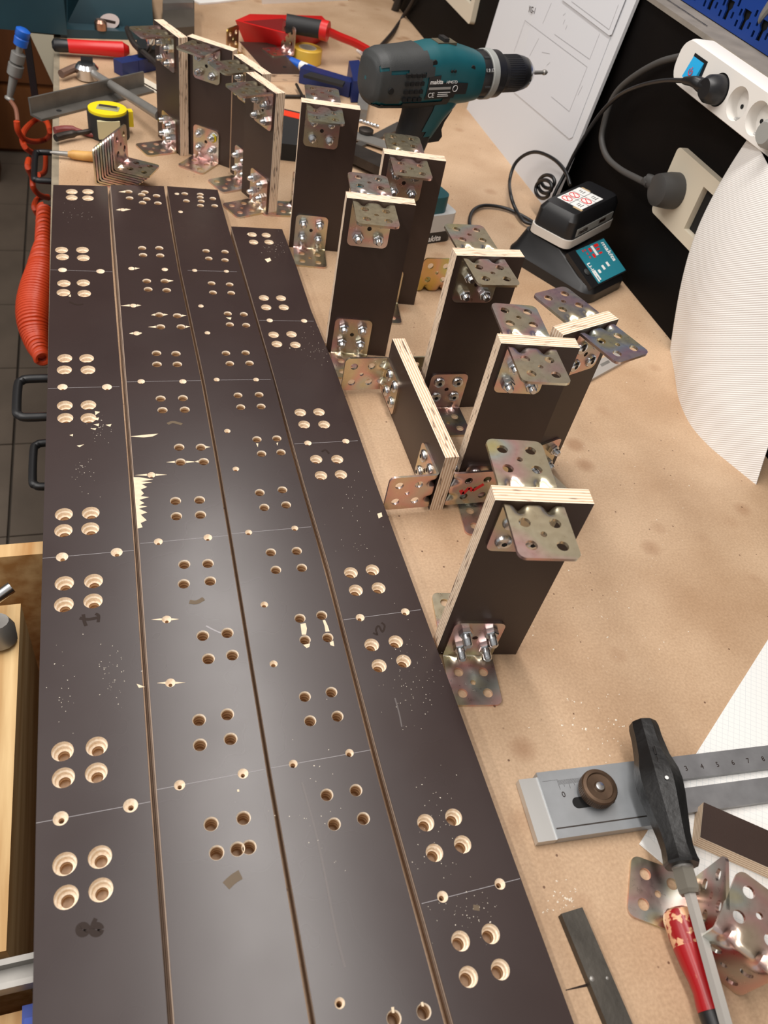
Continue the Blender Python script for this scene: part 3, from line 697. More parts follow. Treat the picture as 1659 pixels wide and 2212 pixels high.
def loose(label, loc, rot, me=BR, group='loose angle brackets'):
    o = inst('angle_bracket', me, None, loc, rot); return tag(o, label, 'bracket', group)
loose('yellow angle bracket standing upright behind the panel left of the charger', (0.335, 0.729, 0), (0, 0, PI), BRY)
loose('greenish angle bracket standing between the far panel group and the row of panels', (0.211, 0.908, 0), (0, 0, -PI/2))
ORD = ('outermost', 'second', 'third', 'fourth', 'fifth', 'sixth', 'seventh', 'eighth')
for k in range(9):
    a = 1.13
    loc = Vector((-0.010, 0.970, 0.0)) + Matrix.Rotation(a, 3, 'Z') @ Vector((0, -0.0031*k, 0.0028*k))
    loose('angle bracket innermost and topmost in the nested stack beside the tape measure' if k == 8 else ('angle bracket outermost in the nested stack beside the tape measure' if k == 0 else 'angle bracket %s from the outside in the nested stack beside the tape measure' % ORD[k]), loc, (0, 0, a), BR, 'nested stack of angle brackets')
loose('angle bracket lying flat under the black screwdriver, one leg upright', (0.2939, 0.0748, 0), (0, 0, math.radians(-122)))
loose('angle bracket standing on one leg in the lower right corner', (0.2835, 0.0432, 0.041), (PI, 0, math.radians(-53)), BR)
# dark offcut with a bracket on it, far back
ox, oy = P(585, 165, 0.012).x, P(585, 165, 0.012).y
ML = Matrix(((0.98, 0, -0.18, 0.274), (0.18, 0, 0.98, 1.325), (0, -1, 0, 0.0117), (0, 0, 0, 1)))
lp = thing('flat_panel', 'dark plywood panel lying flat in front of the red tool', 'panel'); lp.rotation_mode = 'QUATERNION'; lp.location = ML.translation; lp.rotation_quaternion = ML.to_quaternion()
inst('sheet', panel_mesh(0.137), lp)
g = G(); g.lathe([(0.0032, 0), (0.0032, 0.0002)], (0.01, -0.0001, 0.03), (0, -1, 0), 12); g.done('drilled_spot', DARKHOLE, lp)
loose('angle bracket sitting on the dark panel in front of the red tool', (P(622, 112, 0.0117).x, P(622, 112, 0.0117).y, 0.0117), (0, 0, -1.15))
loose('angle bracket with a yellow edge behind the far panel group', (P(500, 118, 0).x, P(500, 118, 0).y, 0), (0, 0, 0.9), BRY)

# plywood offcut lower right
A = P(1513, 1808, 0.013); A2 = P(1659, 1873, 0.013); A3 = P(1527, 1735, 0.013)
u = (A2-A).normalized(); v = Vector((-u.y, u.x, 0)); wv = (A3-A).dot(v)
oc = thing('plywood_offcut', 'dark-faced plywood offcut lying on the squared paper at the right edge', 'offcut', (A.x, A.y, 0.0009), (0, 0, math.atan2(u.y, u.x)))
g = G(); g.box(0, 0.13, 0, wv, 0, 0.0117); g.bevel(0.0003, 1); g.bm.normal_update()
for f in g.bm.faces: f.material_index = 0 if abs(f.normal.z) > 0.9 else 1
g.done('sheet', [FILM_P, PLYZ], oc)
g = G(); g.lathe([(0.0036, 0), (0.0036, 0.0002)], (0.075, wv*0.5, 0.0117), (0, 0, 1), 14); g.done('drilled_spot', DARKHOLE, oc)

# ------------------------------------------------------------------ cordless drill
dt = thing('cordless_drill', 'teal and black cordless drill standing on its battery near the wall', 'drill', (0.352, 0.866, 0), (0, 0, math.radians(16)))
ZA = 0.180
SEC = [(-0.1003, .0, .0006, .0006), (-0.1000, .0, .008, .009), (-0.0988, .0, .016, .018), (-0.095, .0, .0215, .0235), (-0.086, .0, .0245, .0262), (-0.06, .0005, .0258, .0275), (-0.04, .0015, .0262, .0290), (-0.025, .0028, .0262, .0305), (-0.01, .0030, .0260, .0305), (0.010, .0016, .0256, .0285), (0.024, .0005, .0250, .0265), (0.036, 0, .0235, .0240)]
DX = lambda x: 0.036 + (x - 0.027)*1.113
def sect(x, zc, hy, hz, e=2.7, n=44):
    out = []
    for k in range(n):
        a = 2*PI*k/n; c, s = math.cos(a), math.sin(a)
        out.append(Vector((x, hy*math.copysign(abs(c)**(2/e), c), ZA + zc + hz*math.copysign(abs(s)**(2/e), s))))
    return out
def dense(SEC, n=5):
    out = []
    for a, b in zip(SEC, SEC[1:]):
        for k in range(n): t = k/n; out.append(tuple(a[i]+(b[i]-a[i])*t for i in range(4)))
    return out + [SEC[-1]]
SD = dense(SEC)
g = G(); g.loft([sect(*s) for s in SD]); g.done('motor_housing', TEAL, dt, smooth_ang=1.0)
def over(keep, off, name, m):
    g = G(); g.loft([sect(s[0] - (off if s[0] < -0.11 else 0), s[1], s[2]+off, s[3]+off) for s in SD], keep=keep); return g.done(name, m, dt, smooth_ang=1.0)
zr = lambda c: c.z - ZA
over(lambda c: (c.x < -0.048 and -0.016 + 0.0*c.x < zr(c) < 0.0135 - 0.06*(c.x+0.1)) or c.x < -0.0965, 0.0012, 'rear_cover', GREYP)
over(lambda c: zr(c) > 0.0165 - 0.10*(c.x+0.1) and -0.0965 < c.x < -0.036 - 0.55*(zr(c)-0.018), 0.0012, 'top_cover', GREYP)
over(lambda c: zr(c) < -0.0185 + 0.07*(c.x+0.06) and -0.0965 < c.x < -0.006, 0.0012, 'rubber_overmould', BLACK_R)
over(lambda c: -0.040 < c.x < 0.012 and -0.0145+0.20*max(0, c.x+0.016) < zr(c) + 0.0 < 0.0085 - 0.14*(c.x+0.040) and c.y < 0, 0.0009, 'rating_plate', BLACK)
YS = -0.0274
text('makita', 0.0062, WHITE_T, dt, (-0.0385, YS-0.0003, ZA+0.0020), (PI/2, 0, 0), 'brand_lettering', bold=0.00015, shear=0.15)
text('HP457D', 0.0042, WHITE_T, dt, (-0.0175, YS-0.0003, ZA+0.0020), (PI/2, 0, 0), 'model_lettering')
text('CE', 0.0070, WHITE_T, dt, (-0.0385, YS-0.0003, ZA-0.0112), (PI/2, 0, 0), 'mark_lettering')
g = G(); g.box(-0.0385, -0.0105, YS-0.0004, YS-0.0001, ZA-0.0036, ZA-0.0012); g.done('serial_bar', mat('pale_grey_label', (150, 150, 146), 0.5), dt)
for k, (a, b, zz) in enumerate(((-0.026, -0.010, -0.0065), (-0.026, -0.013, -0.0084), (-0.026, -0.012, -0.0102))):
    g = G(); g.box(a, b, YS-0.0004, YS-0.0001, ZA+zz-0.0003, ZA+zz+0.0002); g.done('small_print', WHITE_T, dt)
g = G(); g.tube([(-0.0045+0.0030*math.cos(a), YS-0.0004, ZA-0.003+0.0030*math.sin(a)) for a in [2*PI*i/12 for i in range(13)]], 0.00032, 6, sub=2); g.done('ring_mark', WHITE_T, dt)
for i in range(4):
    for j in range(4):
        x = -0.0665 + 0.0062*i; z = ZA + 0.0105 - 0.0078*j
        g = G(); g.box(x-0.0022, x+0.0022, -0.0283, -0.0255, z-0.0018, z+0.0018); g.bevel(0.0005, 1); g.done('vent_slot', DARKHOLE, dt)
for (x, z, r, yy) in ((-0.034, 0.0205, 0.0034, -0.0228), (0.017, 0.0145, 0.0034, -0.0228), (-0.084, -0.004, 0.0034, -0.0258), (-0.012, 0.0135, 0.0016, -0.0262), (-0.008, 0.0135, 0.0016, -0.0262)):
    g = G(); g.lathe([(r, 0), (r*0.9, 0.0012)], (x, yy+0.0002, ZA+z), (0, -1, 0.0), 14); g.done('screw_recess', DARKHOLE, dt)
g = G(); g.box(-0.022, 0.002, -0.007, 0.007, ZA+0.0315, ZA+0.0340); g.bevel(0.001, 1); g.done('speed_slider', mat('slider_dust', (84, 76, 58), 0.7), dt)
g = G(); g.box(-0.014, -0.008, -0.006, 0.006, ZA+0.0340, ZA+0.0375); g.bevel(0.001, 2); g.done('slider_knob', BLACK, dt)
# clutch, chuck, bit
def latx(prof, n, name, m): g = G(); g.lathe([(r, DX(h)) for r, h in prof], (0, 0, ZA), (1, 0, 0), n); return g.done(name, m, dt)
latx([(0.0225, 0.0255), (0.0238, 0.0275), (0.0238, 0.0375), (0.0230, 0.0385)], 40, 'clutch_ring', BLACK)
for k in range(10):
    a = 2*PI*k/10 + 0.2; e = Vector((0, math.cos(a), math.sin(a))); p = Vector((0, 0, ZA)) + e*0.0236
    g = G(); g.cyl(p + Vector((DX(0.0295), 0, 0)), p + Vector((DX(0.0365), 0, 0)), 0.0014, n=8); g.bevel(0.0004, 1); g.done('grip_rib', GREYP, dt)
latx([(0.0245, 0.0382), (0.0252, 0.0390), (0.0252, 0.0455), (0.0245, 0.0462)], 40, 'collar_ring', mat('grey_ring', (150, 152, 148), 0.5))
latx([(0.0238, 0.0458), (0.0238, 0.0555), (0.0205, 0.0585)], 32, 'hammer_ring', BLACK)
text('1 9 17', 0.0046, WHITE_T, dt, (DX(0.0278), -0.0225, ZA+0.0105), (PI/2-0.42, 0, 0), 'torque_numbers')
g = G()
g.lathe([(r, DX(h)) for r, h in [(0.0180, 0.0575), (0.0188, 0.0590), (0.0186, 0.0850), (0.0172, 0.0915), (0.0160, 0.0930)]], (0, 0, ZA), (1, 0, 0), 40)
for k in range(48):
    a = 2*PI*k/48; e = Vector((0, math.cos(a), math.sin(a)))
    p = Vector((0, 0, ZA)) + e*0.0186; g.cyl(p + Vector((DX(0.064), 0, 0)), p + Vector((DX(0.083), 0, 0)), 0.0005, n=5)
g.done('chuck', BLACK, dt)
latx([(0.0160, 0.0926), (0.0163, 0.0945), (0.0110, 0.1010), (0.0060, 0.1020)], 30, 'chuck_nose', STEEL)
latx([(0.0022, 0.100), (0.0022, 0.1205), (0.0019, 0.121), (0.0030, 0.122), (0.0030, 0.1245), (0.0014, 0.127)], 12, 'driver_bit', STEEL_D)
# handle, trigger, foot, battery
def sectz(z, xc, hx, hy, n=32, e=2.4):
    out = []
    for k in range(n):
        a = 2*PI*k/n; c, s = math.cos(a), math.sin(a)
        out.append(Vector((xc + hx*math.copysign(abs(c)**(2/e), c), hy*math.copysign(abs(s)**(2/e), s), z)))
    return out
HS = [(0.045, -0.040, 0.034, 0.024), (0.055, -0.040, 0.0245, 0.019), (0.075, -0.038, 0.0200, 0.0165), (0.100, -0.032, 0.0190, 0.0160), (0.120, -0.027, 0.0200, 0.0165), (0.138, -0.020, 0.0240, 0.018), (0.152, -0.014, 0.0300, 0.020), (0.160, -0.012, 0.033, 0.020)]
HD = []
for a, b in zip(HS, HS[1:]):
    for k in range(6): HD.append(tuple(a[i]+(b[i]-a[i])*k/6 for i in range(4)))
HD.append(HS[-1])
g = G(); g.loft([sectz(*s) for s in HD]); g.done('handle', BLACK_R, dt, smooth_ang=1.0)
g = G(); g.loft([sectz(s[0], s[1], s[2]+0.0009, s[3]+0.0009) for s in HD], keep=lambda c: c.z > 0.118 - 0.6*(c.x+0.012) and c.x > -0.022 - 0.2*(0.15-c.z)); g.done('handle_panel', TEAL, dt, smooth_ang=1.0)
g = G(); g.prism([(-0.010, 0.112), (0.004, 0.113), (0.0075, 0.118), (0.0045, 0.126), (0.0065, 0.134), (0.0135, 0.146), (0.0130, 0.155), (-0.010, 0.155)], -0.0085, 0.0085, 0, None, Matrix(((1, 0, 0, 0), (0, 0, 1, 0), (0, 1, 0, 0), (0, 0, 0, 1)))); g.bevel(0.0015, 2)
g.done('trigger', BLACK, dt)
g = G(); g.prism(rrect(-0.082, 0.026, -0.030, 0.030, 0.012), 0.036, 0.056); g.bevel(0.006, 3); g.done('foot', TEAL, dt)
g = G(); g.prism(rrect(-0.086, 0.036, -0.033, 0.033, 0.008), 0.0, 0.0145); g.bevel(0.002, 2); g.done('battery_base', BLACK, dt)
g = G(); g.prism(rrect(-0.086, 0.038, -0.0335, 0.0335, 0.009), 0.0145, 0.036); g.bevel(0.003, 2); g.done('battery_case', mat('light_grey_plastic', (196, 196, 194), 0.45), dt)
text('makita', 0.0105, WHITE_T, dt, (-0.009, -0.0335, 0.0030), (PI/2, 0, 0), 'battery_lettering', bold=0.0002, shear=0.15)

# ------------------------------------------------------------------ charger, battery, cables
ca = math.radians(30)
ch = thing('battery_charger', 'black battery charger with a teal label panel standing against the wall', 'charger', (0.518, 0.700, 0), (0, 0, ca))
CW, CD = 0.087, 0.128     # along local x, along local y
g = G()
lo = rrect(0, CW, 0, CD, 0.016, 6); hi = rrect(0.004, CW-0.004, 0.004, CD-0.004, 0.014, 6); tp = rrect(0.012, CW-0.010, 0.056, CD-0.010, 0.010, 6)
g.loft([[Vector((p[0], p[1], 0)) for p in lo], [Vector((p[0], p[1], 0.012)) for p in lo], [Vector((p[0], p[1], 0.019)) for p in hi], [Vector((p[0], p[1], 0.038)) for p in tp]])
g.done('housing', BLACK, ch, smooth_ang=0.5)
# sloped label panel in front of the battery seat
pc = [Vector((0.006, 0.004, 0.0190)), Vector((CW-0.004, 0.004, 0.0190)), Vector((CW-0.004, 0.050, 0.0415)), Vector((0.006, 0.050, 0.0415))]
KX, KY = 1.10, 1.50
nrm = (pc[1]-pc[0]).cross(pc[3]-pc[0]).normalized(); ex = (pc[1]-pc[0]).normalized(); ey = nrm.cross(ex)
def pbox(a0, a1, b0, b1, h0, h1, m, name, parent=ch, bev=0.0):
    a0, a1, b0, b1 = a0*KX, a1*KX, b0*KY, b1*KY
    o_ = pc[0]; g = G(); MM = Matrix((( ex.x, ey.x, nrm.x, o_.x), (ex.y, ey.y, nrm.y, o_.y), (ex.z, ey.z, nrm.z, o_.z), (0, 0, 0, 1)))
    g.box(a0, a1, b0, b1, h0, h1, M=MM)
    if bev: g.bevel(bev, 2)
    return g.done(name, m, parent)
pbox(0.0, 0.070, 0.0, 0.0335, -0.004, 0.0014, BLACK, 'label_bed', bev=0.001)
pbox(0.014, 0.0695, 0.001, 0.0325, 0.0014, 0.0017, TEAL_L, 'label_panel')
rm = Matrix(((ex.x, ey.x, nrm.x), (ex.y, ey.y, nrm.y), (ex.z, ey.z, nrm.z))).to_euler()
def ptext(s, size, a, b, m, name, rz=0.0, **k):
    p = pc[0] + ex*a*KX + ey*b*KY + nrm*0.00185
    q = Matrix(((ex.x, ey.x, nrm.x), (ex.y, ey.y, nrm.y), (ex.z, ey.z, nrm.z))) @ Matrix.Rotation(rz, 3, 'Z')
    return text(s, size, m, ch, p, q.to_euler(), name, **k)
ptext('makita', 0.0105, 0.0600, 0.0305, WHITE_T, 'brand_lettering', -PI/2, bold=0.0002, shear=0.15)
ptext('Li-ion', 0.0085, 0.0165, 0.0195, WHITE_T, 'type_lettering', -PI/2, bold=0.0002)
for (a, b, c, d, m) in ((0.046, 0.052, 0.022, 0.0235, RED_T), (0.046, 0.052, 0.0255, 0.0272, RED_T), (0.040, 0.044, 0.022, 0.0310, WHITE_T), (0.046, 0.054, 0.0285, 0.031, RED_T), (0.034, 0.038, 0.0265, 0.030, RED_T), (0.034, 0.038, 0.021, 0.0245, RED_T)):
    pbox(a, b, c, d, 0.0017, 0.00185, m, 'status_mark')
for a, b in ((0.027, 0.022), (0.027, 0.0255), (0.027, 0.029), (0.023, 0.029)):
    pbox(a, a+0.0018, b, b+0.0018, 0.0017, 0.00185, RED_T, 'status_light')
for a, b, c, d in ((0.046, 0.050, 0.010, 0.014), (0.036, 0.040, 0.009, 0.013), (0.026, 0.030, 0.008, 0.011), (0.020, 0.0225, 0.003, 0.012), (0.0165, 0.0185, 0.002, 0.012)):
    pbox(a, b, c, d, 0.0017, 0.0018, WHITE_T, 'small_print')
g = G(); g.lathe([(0.0035, 0), (0.0042, 0.001), (0.002, 0.0022)], tuple(pc[0] + ex*0.009 + ey*0.020 + nrm*0.0012), tuple(nrm), 14); g.done('lamp_button', GREYP, ch)
g = G(); g.prism(rrect(0.014, CW-0.012, 0.058, CD-0.014, 0.006), 0.037, 0.0425); g.bevel(0.001, 1); g.done('battery_seat', BLACK, ch)

ba = math.radians(34)
bt = thing('slide_battery', 'black slide-on battery with a white warning label seated on the charger', 'battery', (0.4995, 0.7505, 0.0430), (0, 0, ba))
BLn, BWd = 0.113, 0.054
g = G(); g.prism(rrect(-0.002, BLn, -0.001, BWd+0.001, 0.010, 5), 0.0, 0.010); g.bevel(0.002, 2); g.done('lower_band', mat('pale_band', (206, 200, 192), 0.45), bt)
g = G()
lo = rrect(0, BLn, 0, BWd, 0.010, 5); hi = rrect(0.007, BLn-0.004, 0.006, BWd-0.006, 0.006, 5); md = rrect(0.001, BLn, 0.001, BWd-0.001, 0.009, 5)
g.loft([[Vector((p[0], p[1], 0.010)) for p in lo], [Vector((p[0], p[1], 0.030)) for p in md], [Vector((p[0], p[1], 0.038)) for p in hi]]); g.bevel(0.0012, 2, 0.35)
g.done('case', BLACK, bt)
g = G(); g.box(0.098, 0.112, 0.012, 0.042, 0.030, 0.036); g.bevel(0.002, 2); g.done('release_button', BLACK, bt)
g = G(); g.box(0.026, 0.078, 0.010, 0.044, 0.0380, 0.0383); g.done('warning_label', WHITE_T, bt)
for (a, b, c, d) in ((0.043, 0.0436, 0.010, 0.044), (0.060, 0.0606, 0.010, 0.044), (0.026, 0.078, 0.0265, 0.0271)):
    g = G(); g.box(a, b, c, d, 0.0383, 0.03845); g.done('label_rule', INK, bt)
for (x, y, m) in ((0.0345, 0.0355, RED_T), (0.0515, 0.0185, RED_T), (0.0515, 0.0355, RED_T)):
    g = G(); g.tube([(x+0.0062*math.cos(a), y+0.0062*math.sin(a), 0.0385) for a in [2*PI*i/14 for i in range(15)]], 0.0005, 6, sub=2); g.tube([(x-0.0044, y-0.0044, 0.0385), (x+0.0044, y+0.0044, 0.0385)], 0.0005, 6, sub=1); g.done('prohibition_mark', m, bt)
for (x, y, w_, h_) in ((0.030, 0.014, 0.009, 0.007), (0.065, 0.014, 0.009, 0.008), (0.066, 0.032, 0.007, 0.007)):
    g = G(); g.box(x, x+w_, y, y+0.0009, 0.0383, 0.0385); g.box(x, x+w_*0.8, y+0.003, y+0.0039, 0.0383, 0.0385); g.box(x+0.002, x+w_, y+0.006, y+0.0068, 0.0383, 0.0385); g.done('label_pictogram', INK, bt)
g = G(); g.box(0.022, 0.026, 0.008, 0.020, 0.0380, 0.03825); g.box(0.078, 0.082, 0.030, 0.042, 0.0380, 0.03825); g.done('worn_patch', mat('worn_tan', (186, 160, 122), 0.8), bt)
g = G(); g.box(0.012, 0.100, -0.0003, 0.002, 0.0125, 0.0215); g.done('side_label', mat('pale_grey_label', (170, 170, 166), 0.5), bt)
text('makita', 0.0085, INK, bt, (0.016, -0.0004, 0.0142), (PI/2, 0, 0), 'brand_lettering', bold=0.0002, shear=0.15)
g = G(); g.box(0.066, 0.082, -0.0005, -0.0003, 0.0150, 0.0192); g.done('label_block', INK, bt)

def pts(L):
    out = []
    for e in L:
        u, v, m, k = e; out.append(P(u, v, k) if m == 'z' else PX(u, v, k))
    return out
def cable(parent, L, r, m=BLACK, name='cable', n=8):
    g = G(); g.tube(pts(L), r, n, sub=8); 
    M_ = parent.matrix_world if False else Matrix.Translation(parent.location) @ Matrix.Rotation(parent.rotation_euler.z, 4, 'Z')
    bmesh.ops.transform(g.bm, matrix=M_.inverted(), verts=g.bm.verts)
    return g.done(name, m, parent, smooth_ang=1.5)
cable(ch, [(1018,500,'z',.004),(1014,478,'z',.004),(1022,455,'z',.004),(1045,444,'z',.004),(1080,447,'z',.004),(1110,457,'z',.004),(1145,476,'z',.004),(1160,490,'z',.004)], 0.0024)
cable(ch, [(1160,486,'z',.006),(1132,478,'z',.006),(1113,450,'z',.008),(1103,420,'z',.018),(1101,390,'x',.530),(1112,355,'x',.538),(1135,334,'x',.545),(1163,329,'x',.550),(1198,345,'x',.553),(1222,372,'x',.554),(1232,400,'x',.553)], 0.0024)
coil = []
for i in range(31):
    a = 2*PI*i/12; coil.append((1170 + 0.5*i + 16*math.cos(a), 414 - 0.9*i + 17*math.sin(a), 'x', 0.540 + 0.0004*i))
cable(ch, coil, 0.0024)
cable(ch, [(1190,440,'x',.548),(1203,408,'x',.552),(1222,372,'x',.560),(1245,325,'x',.564),(1290,255,'x',.572),(1330,212,'x',.572),(1375,188,'x',.566),(1430,175,'x',.560),(1478,174,'x',.553)], 0.0024)

# ------------------------------------------------------------------ power strip on the wall
ps = thing('power_strip', 'white power strip with a blue rocker switch fixed to the black wall panel', 'power strip', (0.597, 0.66, 0.236))
FX = 0.570
SY0, SY1, SZ0, SZ1 = 0.36, 0.784, 0.2235, 0.2640
socks = [(0.702 - 0.0335*k, 0.2425) for k in range(9)]
outl = rrect(SY0, SY1, SZ0, SZ1, 0.016, 6)
ov, tr = plate(outl, [(y, z, 0.0148) for y, z in socks] , n=28)
g = G()
va = [g.bm.verts.new((FX, p.x, p.y)) for p in ov]
for t in tr: g.bm.faces.new([va[i] for i in t])
bk = rrect(SY0-0.001, SY1+0.001, SZ0-0.002, SZ1+0.002, 0.017, 6)
ol = [(p[0], p[1]) for p in outl]
for i in range(len(ol)):
    j = (i+1) % len(ol)
    g.quad((FX, *ol[i]), (FX, *ol[j]), (FX+0.004, *bk[j]), (FX+0.004, *bk[i])); g.quad((FX+0.004, *bk[i]), (FX+0.004, *bk[j]), (0.597, *bk[j]), (0.597, *bk[i]))
bmesh.ops.remove_doubles(g.bm, verts=g.bm.verts, dist=1e-6)
g.done('case', WHITE, ps, W(ps), smooth_ang=0.5)
for i, (y, z) in enumerate(socks):
    g = G(); g.lathe([(0.0148, 0), (0.0140, 0.012), (0.0, 0.0122)], (FX, y, z), (1, 0, 0), 28, cap0=False, cap1=False); s_ = g.done('socket', WHITE, ps, W(ps))
    g = G()
    for a in (-0.6, -0.6+PI):
        g = G(); g.lathe([(0.0021, 0), (0.0021, 0.0003)], (FX+0.0118, y+0.0070*math.cos(a), z+0.0070*math.sin(a)), (-1, 0, 0), 12); g.done('pin_hole', DARKHOLE, s_)
    for sg in (-1, 1):
        g = G(); g.box(FX+0.005, FX+0.0115, y-0.0012, y+0.0012, z+sg*0.0130-0.001, z+sg*0.0130+0.001); g.done('earth_clip', STEEL, s_)
g = G(); g.box(FX-0.0006, FX+0.003, 0.7345, 0.7590, 0.2335, 0.2565); g.bevel(0.0006, 1); sw = g.done('switch_frame', BLACK, ps, W(ps))
g = G(); g.prism([(0.2345, FX-0.0055), (0.2535, FX-0.0012), (0.2535, FX+0.001), (0.2345, FX+0.001)], 0.7385, 0.7580, 0, None, Matrix(((0, 1, 0, 0), (0, 0, 1, 0), (1, 0, 0, 0), (0, 0, 0, 1)))); g.bevel(0.0008, 2)
g.done('rocker', mat('switch_blue', (40, 160, 214), 0.3), sw)
g = G(); g.tube([(FX-0.0050, 0.7482+0.0030*math.sin(a), 0.242+0.0030*math.cos(a)) for a in [0.5+0.5*i for i in range(11)]], 0.0004, 6, sub=2); g.tube([(FX-0.0050, 0.7482, 0.242), (FX-0.0044, 0.7482, 0.2465)], 0.0004, 6, sub=1); g.done('power_mark', RED_T, sw)
# plug of the charger in the first socket
y, z = socks[0]
g = G(); g.lathe([(0.0136, 0), (0.0136, 0.014), (0.0125, 0.024), (0.009, 0.029)], (FX+0.0115, y, z), (-1, 0, 0), 20)
o = g.done('plug', BLACK, ch); 
MI = (Matrix.Translation(ch.location) @ Matrix.Rotation(ca, 4, 'Z')).inverted(); o.data.transform(MI)
g = G(); g.tube([Vector((FX-0.009, y, z)), Vector((FX-0.012, y+0.012, z-0.001)), PX(1500, 176, 0.554), PX(1478, 174, 0.553)], lambda t: 0.0085-0.005*t, 12, sub=6); o = g.done('cable_boot', BLACK, ch); o.data.transform(MI)
# grey plug at the right edge
gp = thing('grey_plug', 'grey plug pushed into the power strip at the right edge of the photo', 'plug', (FX-0.01, socks[3][0], socks[3][1]))
y, z = socks[3]
g = G(); g.lathe([(0.0136, 0), (0.0136, 0.016), (0.012, 0.024), (0.009, 0.028)], (FX+0.0115, y, z), (-1, 0, 0), 20); g.done('body', mat('plug_grey', (150, 150, 146), 0.5), gp, W(gp))
g = G(); g.tube([(FX-0.010, y-0.006, z), (FX-0.013, y-0.03, z), (FX-0.010, y-0.10, z-0.02)], 0.0035, 10); g.done('cable', mat('plug_grey', (150, 150, 146), 0.5), gp, W(gp))
# supply cable of the strip to the wall socket
GREYC = mat('grey_cable', (70, 68, 66), 0.55)
cable(ps, [(1470,122,'x',.588),(1425,134,'x',.586),(1380,158,'x',.584),(1340,190,'x',.584),(1318,225,'x',.584),(1304,270,'x',.584),(1300,305,'x',.584),(1312,340,'x',.582),(1340,366,'x',.578),(1375,385,'x',.572),(1402,398,'x',.566)], 0.0036, GREYC)
yq, zq = 0.724, 0.134
g = G(); g.lathe([(0.019, 0), (0.019, 0.014), (0.0165, 0.030), (0.011, 0.032)], (0.594, 0.722, 0.132), (-1, 0.0, 0.0), 24)
g.tube([(0.570, 0.735, 0.132), (0.567, 0.748, 0.131), PX(1402, 398, 0.566)], lambda t: 0.008-0.003*t, 12, sub=5)
g.done('plug', mat('plug_dark_grey', (58, 57, 56), 0.5), ps, W(ps))
def socket_plate(label, y0, y1, z0, z1, openings):
    t = thing('wall_socket', label, 'socket', (0.597, (y0+y1)/2, (z0+z1)/2))
    g = G(); fr = rrect(y0, y1, z0, z1, 0.006, 4)
    hl = [[(a, c), (b, c), (b, d), (a, d)] for a, b, c, d in openings]
    ov, tr = plate(fr, hl)
    v1 = [g.bm.verts.new((0.588, p.x, p.y)) for p in ov]
    for q in tr: g.bm.faces.new([v1[i] for i in q])
    for lp_ in [fr] + hl:
        for i in range(len(lp_)):
            j = (i+1) % len(lp_); g.quad((0.588, *lp_[i]), (0.588, *lp_[j]), (0.5968, *lp_[j]), (0.5968, *lp_[i]))
    g.done('face_plate', CREAM, t, W(t), smooth_ang=0.4)
    for a, b, c, d in openings:
        g = G(); g.box(0.5950, 0.5966, a+0.0002, b-0.0002, c+0.0002, d-0.0002); g.done('socket_well', DARKHOLE, t, W(t))
    return t
socket_plate('cream double wall socket low on the black panel with a grey plug in it', 0.6235, 0.7475, 0.096, 0.170, [(0.6400, 0.6825, 0.109, 0.156)])
socket_plate('cream wall socket plate on the far black panel above the drill', 1.385, 1.53, 0.092, 0.166, [(1.40, 1.44, 0.118, 0.156)])
fc = thing('hanging_cord', 'dark cord hanging down the far end of the black wall panel behind the drill', 'cord', tuple(P(835, 92, 0)))
g = G(); g.tube([PX(905, -30, 0.588), PX(890, 5, 0.588), PX(868, 40, 0.586), P(848, 70, 0.006), P(822, 100, 0.004), P(812, 118, 0.004)], 0.0035, 8); g.done('cord', mat('brown_cord', (40, 32, 28), 0.6), fc, W(fc))
g = G(); g.tube([PX(870, -20, 0.585), PX(858, 10, 0.583), PX(850, 30, 0.583)], 0.008, 10); g.done('sleeve', BLACK, fc, W(fc))

